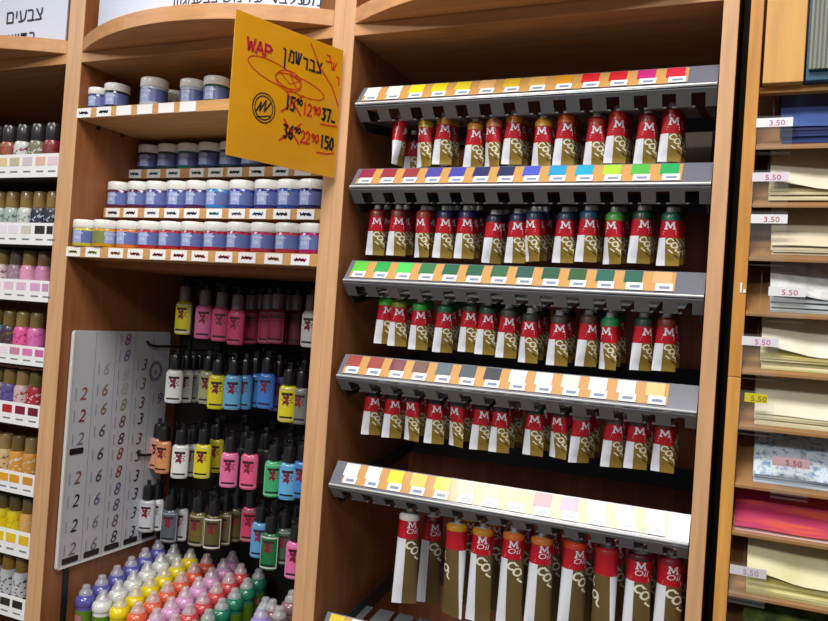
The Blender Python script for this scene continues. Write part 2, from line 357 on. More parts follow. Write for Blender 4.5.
def tube_meshes(L, r0, hw, zb, zr, zcap, lettersize, big, turned=False):
    # local z: 0 cap top, -L crimp end
    N = 28; rings = []
    zs = [(-zcap, .0055, .0055), (-zcap-.0015, r0*.7, r0*.7), (-zcap-.004, r0*.95, r0*.95), (-zb, r0, r0)]
    def shape(t):            # t 0..1 from zb to the crimp
        e = t**1.3; return r0+(hw-r0)*(t**.9), max(.0016, r0*(1-e)**.75)
    nb = 14
    for k in range(1, nb+1):
        t = k/nb; a, b = shape(t); zs.append((-zb-(L-.005-zb)*t, a, b))
    zs.append((-L, hw, .0016))
    zr_i = min(range(len(zs)), key=lambda i: abs(zs[i][0]+zr)); zs[zr_i] = (-zr, zs[zr_i][1], zs[zr_i][2])
    mb = MB()
    for z, a, b in zs:
        for i in range(N):
            th = 2*PI*i/N; mb.v.append((a*math.sin(th), -b*math.cos(th), z))
    lo = [0, PI]
    for k in range(len(zs)-1):
        for i in range(N):
            th = (i+.5)/N*2*PI; j = (i+1) % N
            th = th if th < PI else th-2*PI
            if k < zr_i: mm = red if k >= 2 else silver
            elif -2.3 < th < -.22: mm = twhite
            else: mm = goldb if big else gold
            mb.f.append((k*N+i, (k+1)*N+i, (k+1)*N+j, k*N+j)); mb.m.append(mb.mi(mm))
    e = (len(zs)-1)*N
    mb.f.append(tuple(range(N))); mb.m.append(mb.mi(silver))
    mb.f.append(tuple(e+i for i in range(N-1, -1, -1))); mb.m.append(mb.mi(twhite))
    body = mb.mesh('tube_body', smooth=True)
    # colour band ring
    mb = MB(); mb.lathe([(r0*.965, -zb-.0005), (r0*1.012, -zb+.001 if False else -zb-.0003), (r0*1.012, -zcap-.0052), (r0*.985, -zcap-.0042), (r0*.75, -zcap-.0012)], white, N, cap=False)
    band = mb.mesh('colour_band', smooth=True)
    mb = MB(); mb.lathe([(.0052, -zcap-.001), (.0062, -zcap+.0005), (.0058, -.001), (.0048, 0)], silver, 14); cap = mb.mesh('cap', smooth=True)
    # writing
    def surf(u, z):
        if -z <= zb: a = b = r0
        else:
            t = min(1, (-z-zb)/(L-.005-zb)); a, b = shape(t)
        th = u/((a+b)*.5*.9+.004*0); th = max(-3.1, min(3.1, th))
        return ((a+.0005)*math.sin(th), -(b+.0005)*math.cos(th), z)
    wr = MB(); zc = (zb+zr)/2
    if not big:
        bold_letter(wr, 'M', .0095, twhite, surf, ox=.003, oy=-zc+.0045)
        wr.ribbon([(-.004, -zc-.0035), (.0095, -zc-.0035)], .0017, mat('pink_print', (235, 190, 195), .5), surf)
        wr.ribbon([(-.005, -zc-.0068), (.0095, -zc-.0068)], .0011, MATS['pink_print'], surf)
        lets = [('C', -.0005, .0070), ('O', .0038, .0125), ('L', .0078, .0180), ('O', .0118, .0232), ('U', .0158, .0285)]
        ls = .0074
    else:
      if not turned:
        bold_letter(wr, 'M', .0095, twhite, surf, ox=.004, oy=-zc+.0085)
        put_text(wr, 'Oil', .0115, twhite, surf, ox=.004, oy=-zc-.0055, sx=1.2, shear=.25)
        wr.ribbon([(-.007, -zc-.0085), (.014, -zc-.0085)], .0010, mat('pink_print', (235, 190, 195), .5), surf)
        wr.ribbon([(-.008, -zc-.0115), (.014, -zc-.0115)], .0010, MATS['pink_print'], surf)
      lets = [('C', .0000, .0115), ('O', .0066, .0200), ('L', .0122, .0290)] if not turned else [('L', .0325, .014), ('O', .0325, .033), ('U', .0390, .044)]
      ls = .0112
    for ch, u, dz in lets:
        if dz < 0: continue
        bold_letter(wr, ch, ls, mat('cream_print', (232, 226, 204), .4), surf, ang=-.6, ox=u+.003, oy=-zr-dz+.002, wd=.24)
    for (u0, d0, u1, d1) in ([(.006, .0015, .0105, .005), (.0095, .002, .014, .0065), (.013, .004, .017, .009), (.001, .017, .004, .021), (.006, .024, .009, .028)] if not big else ([] if turned else [(.005, .003, .011, .009)])):
        wr.ribbon([(u0, -zr-d0), (u1, -zr-d1)], .0016, mat('dark_print', (48, 36, 22), .5) if (u0*1000) % 2 < 1 else MATS['cream_print'], surf)
    return body, band, cap, wr.mesh('lettering')
TS = tube_meshes(.084, .0125, .0162, .0205, .0450, .0072, .013, False)
TBT = tube_meshes(.153, .0165, .0200, .0175, .0470, .0065, .017, True, True)
TB = tube_meshes(.153, .0165, .0200, .0175, .0470, .0065, .017, True)
def tube_obj(x, y, z, col, label, group, big=False, rz=0, turned=False):
    T = (TBT if turned else TB) if big else TS
    t = thing('paint_tube', (x, y, z), label, 'paint tube', group, rz=rz)
    inst('tube_body', T[0], t); inst('colour_band', T[1], t, paint(col, .4, .3)); inst('cap', T[2], t); inst('lettering', T[3], t)
    return t
# (px, py) of the cap top, band colour, its name, turn in degrees
ROWS = [
 [(400.7, 117, (206, 30, 40), 'red', 62), (426.7, 118, (226, 206, 30), 'yellow', -38), (445, 115, (228, 160, 30), 'amber', 0), (476, 120, (206, 140, 30), 'ochre', 0), (494.8, 117, (226, 140, 90), 'salmon', -40), (514.8, 113, (206, 130, 40), 'ochre', 0), (544, 116.5, (226, 166, 40), 'gold', -22), (566.5, 112.6, (226, 100, 24), 'orange', 4), (597, 115, (176, 40, 30), 'brick red', -8), (618, 109, (216, 60, 30), 'orange red', 2), (648, 111.5, (130, 24, 34), 'dark red', 0), (672.6, 106, (150, 16, 30), 'crimson', 2)],
 [(378, 207, (150, 40, 30), 'brick red', -8), (399, 207, (126, 56, 40), 'brown red', 0), (424.5, 208, (160, 60, 40), 'rust', -36), (445.5, 208, (38, 40, 84), 'navy', 0), (467, 208, (46, 40, 100), 'indigo', 0), (494.6, 212, (30, 34, 60), 'blue black', 26), (518, 211, (24, 40, 80), 'dark blue', -6), (534.5, 209, (40, 60, 96), 'slate blue', -38), (566, 209.5, (24, 60, 84), 'teal blue', -8), (589, 208, (34, 80, 120), 'blue', 0), (615, 209.5, (80, 160, 70), 'light green', -36), (642, 208, (20, 76, 54), 'dark green', 10), (671, 209.5, (16, 96, 76), 'sea green', -14)],
 [(386.8, 295, (60, 176, 40), 'bright green', 14), (400, 297, (130, 140, 40), 'olive green', -4), (421, 300, (50, 160, 60), 'grass green', -2), (445.5, 302, (24, 100, 60), 'forest green', 14), (471, 301, (60, 70, 44), 'dark olive', -4), (488, 303, (34, 76, 50), 'dark green', 0), (509, 305.7, (66, 72, 50), 'grey olive', 0), (531, 310, (50, 56, 44), 'dark khaki', -20), (560, 312, (70, 66, 50), 'khaki', -6), (589, 312, (80, 50, 36), 'brown', 22), (610.6, 314.5, (30, 140, 80), 'emerald', -40), (644, 314.5, (40, 66, 52), 'grey green', 20), (667, 314.5, (120, 50, 30), 'rust brown', 6)],
 [(374, 386, (44, 32, 30), 'black brown', 12), (394.6, 388.5, (44, 34, 32), 'dark brown', 8), (414.6, 390.6, (50, 40, 36), 'brown', -34), (437, 393, (44, 40, 38), 'dark grey brown', 0), (459, 395, (70, 74, 76), 'slate grey', -40), (483, 398, (40, 38, 36), 'black', 8), (502, 400, (46, 44, 40), 'charcoal', -4), (536, 402, (24, 76, 66), 'dark teal', -14), (561, 404, (56, 54, 52), 'dark grey', -36), (582, 408, (150, 148, 136), 'beige grey', 26), (615, 411.5, (100, 98, 92), 'grey', 14), (638.5, 412.6, (78, 76, 76), 'dark grey', 2), (665.6, 415, (112, 88, 40), 'old gold', -12)]]
for ri, row in enumerate(ROWS):
    for i, (px, py, c, nm, rz) in enumerate(row):
        p = at(px, py, .05); view = math.degrees(math.atan2(CAM[0]-p.x, .05-CAM[1]))
        Z = p.z+.0035
        a = math.radians(rz+view*.55+2)
        tube_obj(p.x, .05, Z, c, 'front paint tube with %s band, %s from the left on the %s rail' % (nm, ORD[i], RNAME[ri]), 'front tubes on the %s rail' % RNAME[ri], rz=a)
        kx = min(range(14), key=lambda k: abs(slotx(k)-p.x))
        nback = 2 if i >= 3 else 1
        if ri == 0 and i == 0: continue
        if ri == 2 and i == 0: nback = 0
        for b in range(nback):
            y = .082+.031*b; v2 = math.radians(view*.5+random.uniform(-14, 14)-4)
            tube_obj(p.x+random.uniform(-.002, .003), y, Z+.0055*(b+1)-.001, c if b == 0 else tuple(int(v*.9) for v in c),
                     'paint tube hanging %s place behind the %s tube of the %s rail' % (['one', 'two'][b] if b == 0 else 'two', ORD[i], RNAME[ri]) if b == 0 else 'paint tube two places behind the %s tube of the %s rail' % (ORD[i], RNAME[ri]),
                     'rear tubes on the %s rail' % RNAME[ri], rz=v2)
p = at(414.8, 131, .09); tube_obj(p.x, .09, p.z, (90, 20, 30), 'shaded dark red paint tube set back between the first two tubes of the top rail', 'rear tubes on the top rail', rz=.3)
BIG = [(410.4, 507.5, (225, 222, 214), 'white', 12, .05), (458, 517.6, (206, 150, 30), 'amber', 150, .05), (484, 522, (200, 136, 34), 'ochre', -10, .05), (514.8, 526, (216, 110, 40), 'orange', -8, .05), (543, 530.6, (206, 120, 50), 'burnt orange', 4, .05), (576, 535, (206, 60, 30), 'orange red', 16, .05), (607.8, 540.5, (170, 30, 40), 'red', 150, .05), (640.6, 546, (76, 20, 36), 'maroon', -4, .05), (677.6, 551, (126, 20, 36), 'dark red', 0, .05)]
for i, (px, py, c, nm, rz, y) in enumerate(BIG):
    p = at(px, py, y); p.x = min(p.x, 1.155); view = math.degrees(math.atan2(CAM[0]-p.x, y-CAM[1]))
    tube_obj(p.x, y, p.z, c, 'large oil paint tube with %s band, %s from the left on the fifth rail' % (nm, ORD[i]), 'large front tubes on the fifth rail', big=True, rz=math.radians(rz+view*.55), turned=rz > 100)
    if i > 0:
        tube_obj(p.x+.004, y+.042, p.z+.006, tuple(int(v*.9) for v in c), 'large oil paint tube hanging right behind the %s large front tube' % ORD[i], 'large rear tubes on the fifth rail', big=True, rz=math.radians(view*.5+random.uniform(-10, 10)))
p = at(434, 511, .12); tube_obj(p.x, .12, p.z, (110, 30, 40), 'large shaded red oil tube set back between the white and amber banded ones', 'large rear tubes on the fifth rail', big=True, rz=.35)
# grey box at the back of the tube bay
o = MB().box(1.095, 1.165, .25, .33, .262, .345, mat('grey_cardboard', (150, 138, 124), .7, noise=.05)).build('storage_box', None, bevel=.001)
tag(o, 'small grey cardboard box at the back right of the tube bay under the top rail', 'box')
# ---------------------------------------------------------------- yellow price sign
A = Vector((.605, -.006, .223)); B = Vector((.539, -.203, .218)); hgt = .209
sx = (A-B); SWD = sx.length; ux = sx.normalized(); uz = Vector((0, 0, 1)); nn = ux.cross(uz).normalized()   # towards the viewer
if (Vector(CAM)-A).dot(nn) < 0: nn = -nn
t = thing('price_sign', tuple(A), 'yellow handwritten price sign sticking out from the post between jars and tubes', 'sign')
def sgn(u, v, k=.0009): q = B+ux*(u*SWD)+uz*(v*hgt)+nn*k; return (q.x, q.y, q.z)
yel = mat('yellow_card', (212, 148, 12), .3, coat=.4, noise=.03, nscale=14)
mb = MB(); vs = [sgn(u, v, k) for k in (.0007, -.0007) for (u, v) in ((0, 0), (1, 0), (1, 1), (0, 1))]
mb.add(vs, [(0, 1, 2, 3), (7, 6, 5, 4), (0, 4, 5, 1), (1, 5, 6, 2), (2, 6, 7, 3), (3, 7, 4, 0)], yel); mb.build('card', t)
def S(X, Y): return (X, Y)
wr = MB()
fs = lambda u, v: sgn(u/SWD, v/hgt, .0012)
def stroke(pts, w, m): wr.ribbon([(a*SWD, b*hgt) for a, b in pts], w, m, fs)
def word(s, u, v, size, m, **k): put_text(wr, s, size, m, fs, ox=u*SWD, oy=v*hgt, **k)
# WAP
rk = redink
def glyph(pls, u, v, w, h, m, wd=.0034):
    for pl in pls: stroke([(u+a*w, v+b*h) for a, b in pl], wd, m)
G = {'W': [[(0, 1), (.2, 0), (.45, .7), (.75, 0), (1, 1)]], 'A': [[(0, 0), (.5, 1), (1, 0)], [(.2, .35), (.8, .35)]], 'P': [[(.1, 0), (.1, 1), (.7, 1), (.95, .75), (.7, .5), (.1, .5)]],
     '1': [[(.5, 1), (.5, 0)]], '2': [[(.05, .8), (.4, 1), (.85, .8), (.75, .5), (.05, 0), (.95, .05)]], '3': [[(.1, .95), (.8, .95), (.45, .6), (.85, .35), (.5, 0), (.1, .1)]],
     '5': [[(.9, 1), (.2, 1), (.15, .6), (.7, .6), (.9, .3), (.6, 0), (.1, .05)]], '6': [[(.8, 1), (.2, .5), (.15, .15), (.55, 0), (.9, .25), (.6, .5), (.2, .35)]], '7': [[(.05, 1), (.95, 1), (.4, 0)]],
     '0': [[(.5, 1), (.1, .6), (.2, .1), (.6, 0), (.95, .4), (.8, .9), (.5, 1)]], '9': [[(.9, .7), (.5, .5), (.1, .75), (.5, 1), (.9, .8), (.8, .3), (.5, 0)]], '-': [[(.1, .1), (.9, .1)]],
     'צ': [[(.1, 1), (.85, .1), (.05, .0)], [(.9, 1), (.55, .5)]], 'ב': [[(.1, 1), (.75, .95), (.8, .1)], [(.0, .05), (1, .05)]], 'ע': [[(.2, 1), (.45, .2)], [(.95, 1), (.6, .3), (.0, -.15)]],
     'ש': [[(.0, 1), (.15, .1), (.6, .05), (1, 1)], [(.5, .95), (.4, .1)]], 'מ': [[(.05, 0), (.3, 1), (.85, .9), (.9, .05), (.5, .02)]], 'ן': [[(.3, 1), (.6, .95), (.6, -.6)]], 'ר': [[(.1, 1), (.75, .95), (.8, .0)]]}
def hand(seq, u, v, w, h, m, gap=.012, wd=.0034, drop=0):
    for ch in seq:
        if ch != ' ': glyph(G[ch], u, v, w, h, m, wd)
        u += w+gap; v += drop
hand('WAP', .11, .755, .062, .085, mat('crimson_ink', (176, 24, 40), .6), wd=.0042, drop=-.004)
hand('ןמש', .41, .765, .050, .085, ink, gap=.014, wd=.0032, drop=.004)
hand('רבצ', .605, .755, .054, .080, ink, gap=.013, wd=.0034, drop=.003)
def loop(cu, cv, ru, rv, tilt, w=.0015):
    P = []
    for i in range(33):
        a = i/32*2*PI; x = ru*math.cos(a); y = rv*math.sin(a); P.append((cu+x*math.cos(tilt)-y*math.sin(tilt), cv+x*math.sin(tilt)+y*math.cos(tilt)))
    stroke(P, w, redink)
loop(.36, .655, .24, .072, -.16); loop(.60, .615, .235, .062, -.10); loop(.49, .63, .12, .075, 0)
stroke([(.40, .68), (.5, .61), (.60, .66), (.50, .67), (.56, .60)], .0015, redink)
stroke([(.67, .96), (.78, .80), (.90, .70), (.985, .56)], .0024, redink)
glyph(G['ב'], .83, .87, .05, .05, redink, .0024); glyph(G['ש'], .885, .82, .05, .06, redink, .0024); glyph(G['ר'], .94, .72, .04, .06, redink, .0024)
# stamp
for rr in (1, .8): stroke([(.285+.098*rr*math.cos(i/24*2*PI), .385+.105*rr*math.sin(i/24*2*PI)) for i in range(25)], .0018, ink)
stroke([(.22, .35), (.26, .42), (.25, .36), (.30, .44), (.29, .36), (.34, .43)], .0026, ink); stroke([(.23, .31), (.34, .34)], .002, ink)
def price(black_s, red_s, tail, v):
    hand(black_s, .47, v, .044, .095, ink, gap=.004, wd=.0040); hand('90', .57, v+.055, .028, .040, ink, gap=.004, wd=.0026)
    stroke([(.44, v-.03), (.63, v+.13)], .0030, redink); stroke([(.47, v+.13), (.62, v-.02)], .0030, redink)
    hand(red_s, .635, v-.005, .042, .090, redink, gap=.005, wd=.0032); hand('90', .735, v+.020, .036, .060, redink, gap=.003, wd=.0030)
    hand(tail, .825, v-.005, .040, .090, ink, gap=.008, wd=.0040)
price('15', '12', '37-', .425); price('36', '22', '150', .215)
stroke([(.82, .385), (.9, .39), (.985, .40)], .0024, redink); stroke([(.80, .165), (.9, .17), (.97, .19)], .0024, redink)
wr.build('handwriting', t)
# ---------------------------------------------------------------- printed header signs
def header_sign(x0, x1, y, z0, z1, label, lines, top):
    t = thing('header_sign', ((x0+x1)/2, y, z0), label, 'sign', 'printed header signs')
    MB().box(x0, x1, y, y+.002, z0, z1, mat('bluish_white_card', (214, 220, 240), .5)).build('card', t)
    if top:
        MB().box(x0, x1, y-.0008, y-.0001, z1-top, z1+.0, mat('white_band', (245, 245, 245), .5)).build('top_band', t)
    for s, size, x, z in lines:
        wr = MB(); put_text(wr, s, size, ink, lambda u, v: (u, y-.0012, v), ox=x, oy=z, align='RIGHT'); wr.build('printed_line', t)
p1 = at(42, 17, .02); p2 = at(36, 38, .02)
header_sign(-.32, -.050, .02, .506, .66, 'printed sign with two lines of dark letters above the leftmost unit', [('םיעבצ', .042, p1.x+.004, .562), ('ישותב', .038, p2.x, .5165)], 0)
e1 = at(63, 8, .02)
MB()
pq = at(320, 4, .02); pl = at(118, 3, .02)
# this card stands along the bowed front edge of the canopy
def bow(x): return -.078*(1-(2*(x-.02)/.56-1)**2)+.006
t = thing('header_sign', (.3, .006, .5042), 'printed white sign cut off by the top edge above the jar unit', 'sign', 'printed header signs')
mb = MB(); n = 30; xa, xb = .085, .555
fr = [(xa+(xb-xa)*i/n, bow(xa+(xb-xa)*i/n)) for i in range(n+1)]
mb.prism(fr+[(x, y+.0012) for x, y in reversed(fr)], 'z', .5042, .62, MATS['bluish_white_card']); mb.build('card', t)
for wd, px in (('סמ', 325), ('95', 306), ('דב', 288), ('לע', 264), ('ישמ', 243), ('יעבצ', 219), ('ןווגמ', 196)):
    lo_, hi_ = .05, .56
    for _k in range(30):
        xm = (lo_+hi_)/2; d = [xm-CAM[0], bow(xm)-CAM[1], .510]
        cc = [sum(R[i][k]*d[k] for k in range(3)) for i in range(3)]
        if CX+F*cc[0]/cc[2] < px: lo_ = xm
        else: hi_ = xm
    wr = MB(); put_text(wr, wd, .027, ink, lambda u, v: (u, bow(u)-.0006, v), ox=xm, oy=.5095, align='RIGHT'); wr.build('printed_word', t)
# ---------------------------------------------------------------- white sticker board on the left inside of the jar unit
bx = .0225
t = thing('sticker_board', (bx, .165, -.535), 'white board of coloured numeral stickers hung on the inner left side', 'board')
y0, y1, z0, z1 = .024, .302, -.536, -.064
def rrect(y0, y1, z0, z1, r, n=5):
    P = []
    for cy, cz, a0 in ((y1-r, z1-r, 0), (y0+r, z1-r, PI/2), (y0+r, z0+r, PI), (y1-r, z0+r, 1.5*PI)):
        P += [(cy+r*math.cos(a0+PI/2*i/n), cz+r*math.sin(a0+PI/2*i/n)) for i in range(n+1)]
    return P
MB().prism(rrect(y0, y1, z0, z1, .008), 'x', bx, bx+.004, mat('white_board', (206, 208, 216), .4)).build('panel', t)
mb = MB(); mb.prism(rrect(y0, y0+.004, z0+.004, z1-.004, .0015), 'x', bx+.0041, bx+.0062, whitep)
mb.box(bx+.0041, bx+.0058, y0+.006, y1, z0+.001, z0+.0035, whitep); mb.build('edge_trim', t)
cw = (y1-y0-.006)/5
mb = MB()
for i in range(1, 5): mb.box(bx+.0041, bx+.0044, y0+.005+cw*i, y0+.0056+cw*i, z0+.004, z1-.002, greytext)
mb.build('column_lines', t)
fb = lambda u, v: (bx+.0048, u, v)
cols = [('2', [(127, 324*0+393, (170, 90, 50)), (0, 415, (150, 20, 40)), (0, 438, (120, 116, 120)), (0, 477, (130, 80, 60)), (0, 500, (30, 24, 30)), (0, 525, (20, 20, 24)), (0, 548, (110, 110, 116))]),
        ('6', [(0, 368, (170, 172, 180)), (0, 389, (150, 110, 80)), (0, 408, (150, 110, 50)), (0, 430, (90, 80, 100)), (0, 453, (40, 36, 40)), (0, 475, (60, 80, 66)), (0, 498, (100, 100, 140)), (0, 521, (120, 130, 150)), (0, 543, (120, 124, 130))]),
        ('8', [(0, 339, (160, 60, 150)), (0, 355, (130, 100, 150)), (0, 374, (190, 192, 198)), (0, 388, (190, 186, 180)), (0, 404, (160, 150, 80)), (0, 421, (130, 70, 70)), (0, 438, (70, 40, 50)), (0, 453, (160, 60, 50)), (0, 471, (150, 60, 40)), (0, 488, (80, 80, 130)), (0, 504, (100, 90, 130)), (0, 520, (110, 100, 110)), (0, 536, (60, 56, 66))]),
        ('3', [(0, 364, (110, 100, 110)), (0, 383, (130, 100, 50)), (0, 402, (150, 40, 40)), (0, 418, (60, 10, 20)), (0, 438, (140, 20, 50)), (0, 455, (30, 60, 60)), (0, 475, (30, 60, 50)), (0, 493, (30, 50, 90)), (0, 512, (20, 40, 70)), (0, 531, (20, 40, 60))]),
        ('9', [(0, 398, (120, 70, 130)), (0, 500, (120, 80, 80)), (0, 520, (100, 100, 100))])]
for ci, (ch, items) in enumerate(cols):
    yc = y0+.005+cw*(ci+.55)
    pxc = 57+ (ci+.5)*20
    for _, py, c in items:
        # the board's pixel column for this depth
        best = None
        q = None
        # solve z so that (bx, yc, z) lands on row py
        zlo, zhi = -.7, .1
        for _k in range(30):
            zm = (zlo+zhi)/2; d = [bx-CAM[0], yc-CAM[1], zm]
            cc = [sum(R[i][k]*d[k] for k in range(3)) for i in range(3)]; yy = CY+F*cc[1]/cc[2]
            if yy < py: zhi = zm
            else: zlo = zm
        if not (z0+.02 < zm < z1-.012): continue
        mb = MB(); put_text(mb, ch, .036, paint(c, .5), fb, ox=yc, oy=zm-.013, sx=1.0, shear=.25)
        mb.ribbon([(yc-.018, zm-.012), (yc-.018, zm+.010)], .0022, mat('pale_grey_print', (150, 150, 158), .6), fb)
        mb.build('numeral_sticker', t)
    mb = MB(); mb.prism(rrect(yc-.022, yc+.018, z0+.008, z0+.020, .003), 'x', bx+.0041, bx+.0050, black); mb.build('name_bar', t)
mb = MB(); p = atX(63+5, 452, bx); mb.prism(rrect(y0+.012, y0+.046, p.z-.006, p.z+.006, .003), 'x', bx+.0041, bx+.0050, black); mb.build('name_bar', t)
mb = MB(); yc = y0+.005+cw*4.45; p = atX(154, 371, bx)
for rr in (.019, .015): mb.ribbon([(p.y+rr*math.cos(i/20*2*PI), p.z+rr*1.1*math.sin(i/20*2*PI)) for i in range(21)], .0026, greytext, fb)
put_text(mb, 'e', .022, greytext, fb, ox=p.y, oy=p.z-.007); mb.build('ring_sticker', t)
# black strap under the board
MB().box(.0205, .0225, .048, .062, -.66, -.5355, black).build('strap', t)
# ---------------------------------------------------------------- hanging bottles on hooks
hb = MB(); hb.lathe([(.010, 0), (.0165, .001), (.018, .005), (.018, .062), (.016, .068), (.010, .072)], white, 24, sy=.62); HB_BODY = hb.mesh('bottle_body', smooth=True)
hb = MB(); hb.lathe([(.0105, .0705), (.0125, .072), (.0120, .096), (.0105, .1015), (.006, .103)], white, 16); HB_CAP = hb.mesh('cap', smooth=True)
hl = MB()
def hsurf(u, v, k=.0004):
    a = -PI/2+u/.0165; return ((.0182+k)*math.cos(a), (.0182+k)*.62*math.sin(a), v)
def hpatch(u0, u1, v0, v1, m, k):
    n = 6
    for i in range(n):
        a = u0+(u1-u0)*i/n; b = u0+(u1-u0)*(i+1)/n
        hl.add([hsurf(a, v0, k), hsurf(b, v0, k), hsurf(b, v1, k), hsurf(a, v1, k)], [(0, 1, 2, 3)], m)
slotA = mat('label_edge_slot', (230, 230, 228), .4); slotB = mat('label_middle_slot', (220, 200, 60), .4)
hpatch(-.0195, .0195, .004, .064, slotA, .0003); hpatch(-.0165, .0165, .007, .061, slotB, .0006)
spl = [(math.cos(i/14*2*PI)*(.0110 if i % 2 else .006)*1.1, .043+math.sin(i/14*2*PI)*(.0125 if i % 2 else .007)) for i in range(14)]
hl.add([hsurf(0, .043, .001)]+[hsurf(u, v, .001) for u, v in spl], [(0, 1+i, 1+(i+1) % 14) for i in range(14)], mat('maroon_print', (120, 24, 44), .5))
hpatch(-.010, .010, .0520, .0570, mat('dark_red_print', (60, 20, 30), .5), .0012); hpatch(-.012, .012, .0085, .0120, ink, .0012)
HB_LABEL = hl.mesh('label', smooth=True)
ht = MB(); ht.box(-.004, .004, -.001, .001, .102, .114, black); HB_TAB = ht.mesh('hang_tab')
hk = MB(); hk.tube([(0, -.016, .0945), (0, -.014, .0895), (0, -.005, .0868), (0, .14, .0868)], .0014, black, 6); HB_HOOK = hk.mesh('hook')
capblack = mat('smoky_black_cap', (26, 25, 27), .25, coat=.4); capclear = mat('smoky_clear_cap', (120, 112, 116), .15, coat=.6)
YB_, WH, PK, BL, LB, GR = (218, 206, 30), (228, 228, 226), (222, 110, 160), (60, 110, 190), (110, 170, 214), (40, 150, 84)
HANG = [  # row, px centre, py bottom, px width, Y, colour, edge, colour name
 (0, 182.5, 334.7, 21, .20, YB_, WH, 'yellow'), (0, 202.5, 339, 17, .20, PK, PK, 'light pink'), (0, 219.3, 341.4, 16.6, .20, (214, 80, 120), (214, 100, 140), 'rose pink'), (0, 235, 345, 17, .19, (210, 70, 110), (196, 90, 120), 'deep pink'),
 (0, 248.5, 344, 12, .23, (170, 40, 70), (180, 90, 110), 'dark pink'), (0, 257, 343, 12, .25, (150, 20, 50), (120, 40, 60), 'raspberry'), (0, 266, 344, 12, .23, (160, 40, 70), (180, 100, 120), 'dusky pink'), (0, 275, 344, 13, .22, (150, 30, 60), (170, 100, 110), 'wine pink'), (0, 285, 344.5, 11, .25, (110, 14, 30), (90, 20, 30), 'dark red'), (0, 294, 345, 11, .25, (90, 12, 26), (80, 20, 30), 'blackish red'), (0, 309, 347.5, 14, .19, (226, 226, 226), WH, 'white'),
 (1, 173, 403, 14, .20, WH, WH, 'white'), (1, 183.5, 402.5, 13, .235, (200, 202, 200), WH, 'off-white'), (1, 190.5, 402, 12, .26, (190, 192, 190), WH, 'greyish white'), (1, 197, 401, 12, .28, (186, 186, 184), WH, 'pale grey'), (1, 206, 404, 14, .235, (170, 172, 130), (170, 170, 150), 'faded yellow'), (1, 215.5, 409, 16, .20, YB_, YB_, 'yellow'), (1, 231.5, 409.6, 14, .20, LB, LB, 'light blue'), (1, 243, 409, 12, .22, (80, 150, 200), (80, 140, 190), 'mid blue'), (1, 253, 407, 12, .24, (60, 130, 200), (70, 130, 190), 'bright blue'), (1, 265, 408.5, 15, .20, (60, 120, 206), (70, 120, 200), 'royal blue'), (1, 276, 411, 12, .23, (110, 90, 170), (110, 90, 160), 'purple'), (1, 286.5, 422, 16, .17, YB_, (206, 190, 130), 'yellow and cream'), (1, 299, 424, 12, .18, (120, 120, 116), (130, 130, 124), 'dim grey'),
 (2, 150.5, 468, 12, .27, (226, 170, 150), (220, 160, 140), 'pale peach'), (2, 162, 473, 16, .24, (222, 150, 96), (214, 140, 100), 'peach orange'), (2, 179, 478, 17, .20, WH, (214, 214, 206), 'white'), (2, 190, 476, 12, .24, (170, 172, 166), WH, 'grey white'), (2, 201.5, 478, 16, .20, YB_, (210, 206, 110), 'yellow'), (2, 214, 472, 12, .24, (190, 176, 30), (180, 166, 40), 'dull yellow'), (2, 228, 487, 18, .19, PK, (226, 140, 180), 'pink'), (2, 248, 489, 15, .19, (224, 90, 130), (216, 120, 150), 'coral pink'), (2, 272, 496.5, 18, .18, (60, 170, 110), (130, 200, 150), 'green'), (2, 287, 499.4, 14, .17, (100, 176, 226), (90, 160, 210), 'sky blue'), (2, 300, 497.6, 14, .18, (70, 130, 206), (70, 130, 200), 'blue'),
 (3, 144, 531, 13, .25, (200, 204, 210), (186, 190, 196), 'bluish white'), (3, 155, 530, 11, .27, (190, 192, 196), WH, 'grey white'), (3, 168.5, 542, 14, .23, (84, 92, 104), (150, 156, 164), 'grey'), (3, 179, 540, 11, .26, (190, 192, 196), WH, 'white edged'), (3, 196, 545.6, 16, .21, (104, 92, 34), (176, 170, 150), 'olive'), (3, 211.5, 549, 13, .21, (90, 80, 40), WH, 'white sided olive'), (3, 222.5, 544.4, 12, .24, (100, 90, 60), (180, 176, 160), 'khaki'), (3, 233.5, 541, 11, .26, (84, 74, 34), (120, 112, 90), 'dark olive'), (3, 248.5, 541, 14, .24, (196, 60, 96), (150, 130, 140), 'raspberry'), (3, 258.5, 557, 12, .21, (90, 150, 206), (120, 160, 190), 'pale blue'), (3, 268.5, 569, 16, .17, (20, 110, 60), (206, 212, 200), 'forest green'), (3, 282, 563.6, 14, .19, (70, 96, 74), (150, 156, 150), 'grey green'), (3, 293.5, 578, 14, .17, (228, 110, 170), (230, 150, 190), 'hot pink')]
HR = ['top', 'second', 'third', 'lowest']; cnt = [0]*4
hookpts = [[], [], [], []]
for (rw, px, pyb, w, Y, c, e, nm) in HANG:
    p = at(px, pyb, Y); i = cnt[rw]; cnt[rw] += 1
    dist = math.hypot(CAM[0]-p.x, Y-CAM[1]); s = 1.0
    z = p.z; p.x = max(p.x, .0415)
    view = math.atan2(CAM[0]-p.x, Y-CAM[1])
    t = thing('hanging_paint_bottle', (p.x, Y, z), '%s hanging bottle with dark cap, %s from left in the %s hook row' % (nm, ORD[i], HR[rw]), 'bottle', 'bottles on the %s hook row' % HR[rw], rz=view*.5+random.uniform(-.2, .2))
    inst('bottle_body', HB_BODY, t, mat('bottle_%d_%d_%d' % c, c, .25, coat=.4)); inst('cap', HB_CAP, t, capclear if rw == 0 else capblack)
    inst('paper_label', HB_LABEL, t, [paint(e, .45), paint(c, .45)]); inst('hang_tab', HB_TAB, t)
    hookpts[rw].append((p.x, Y, z))
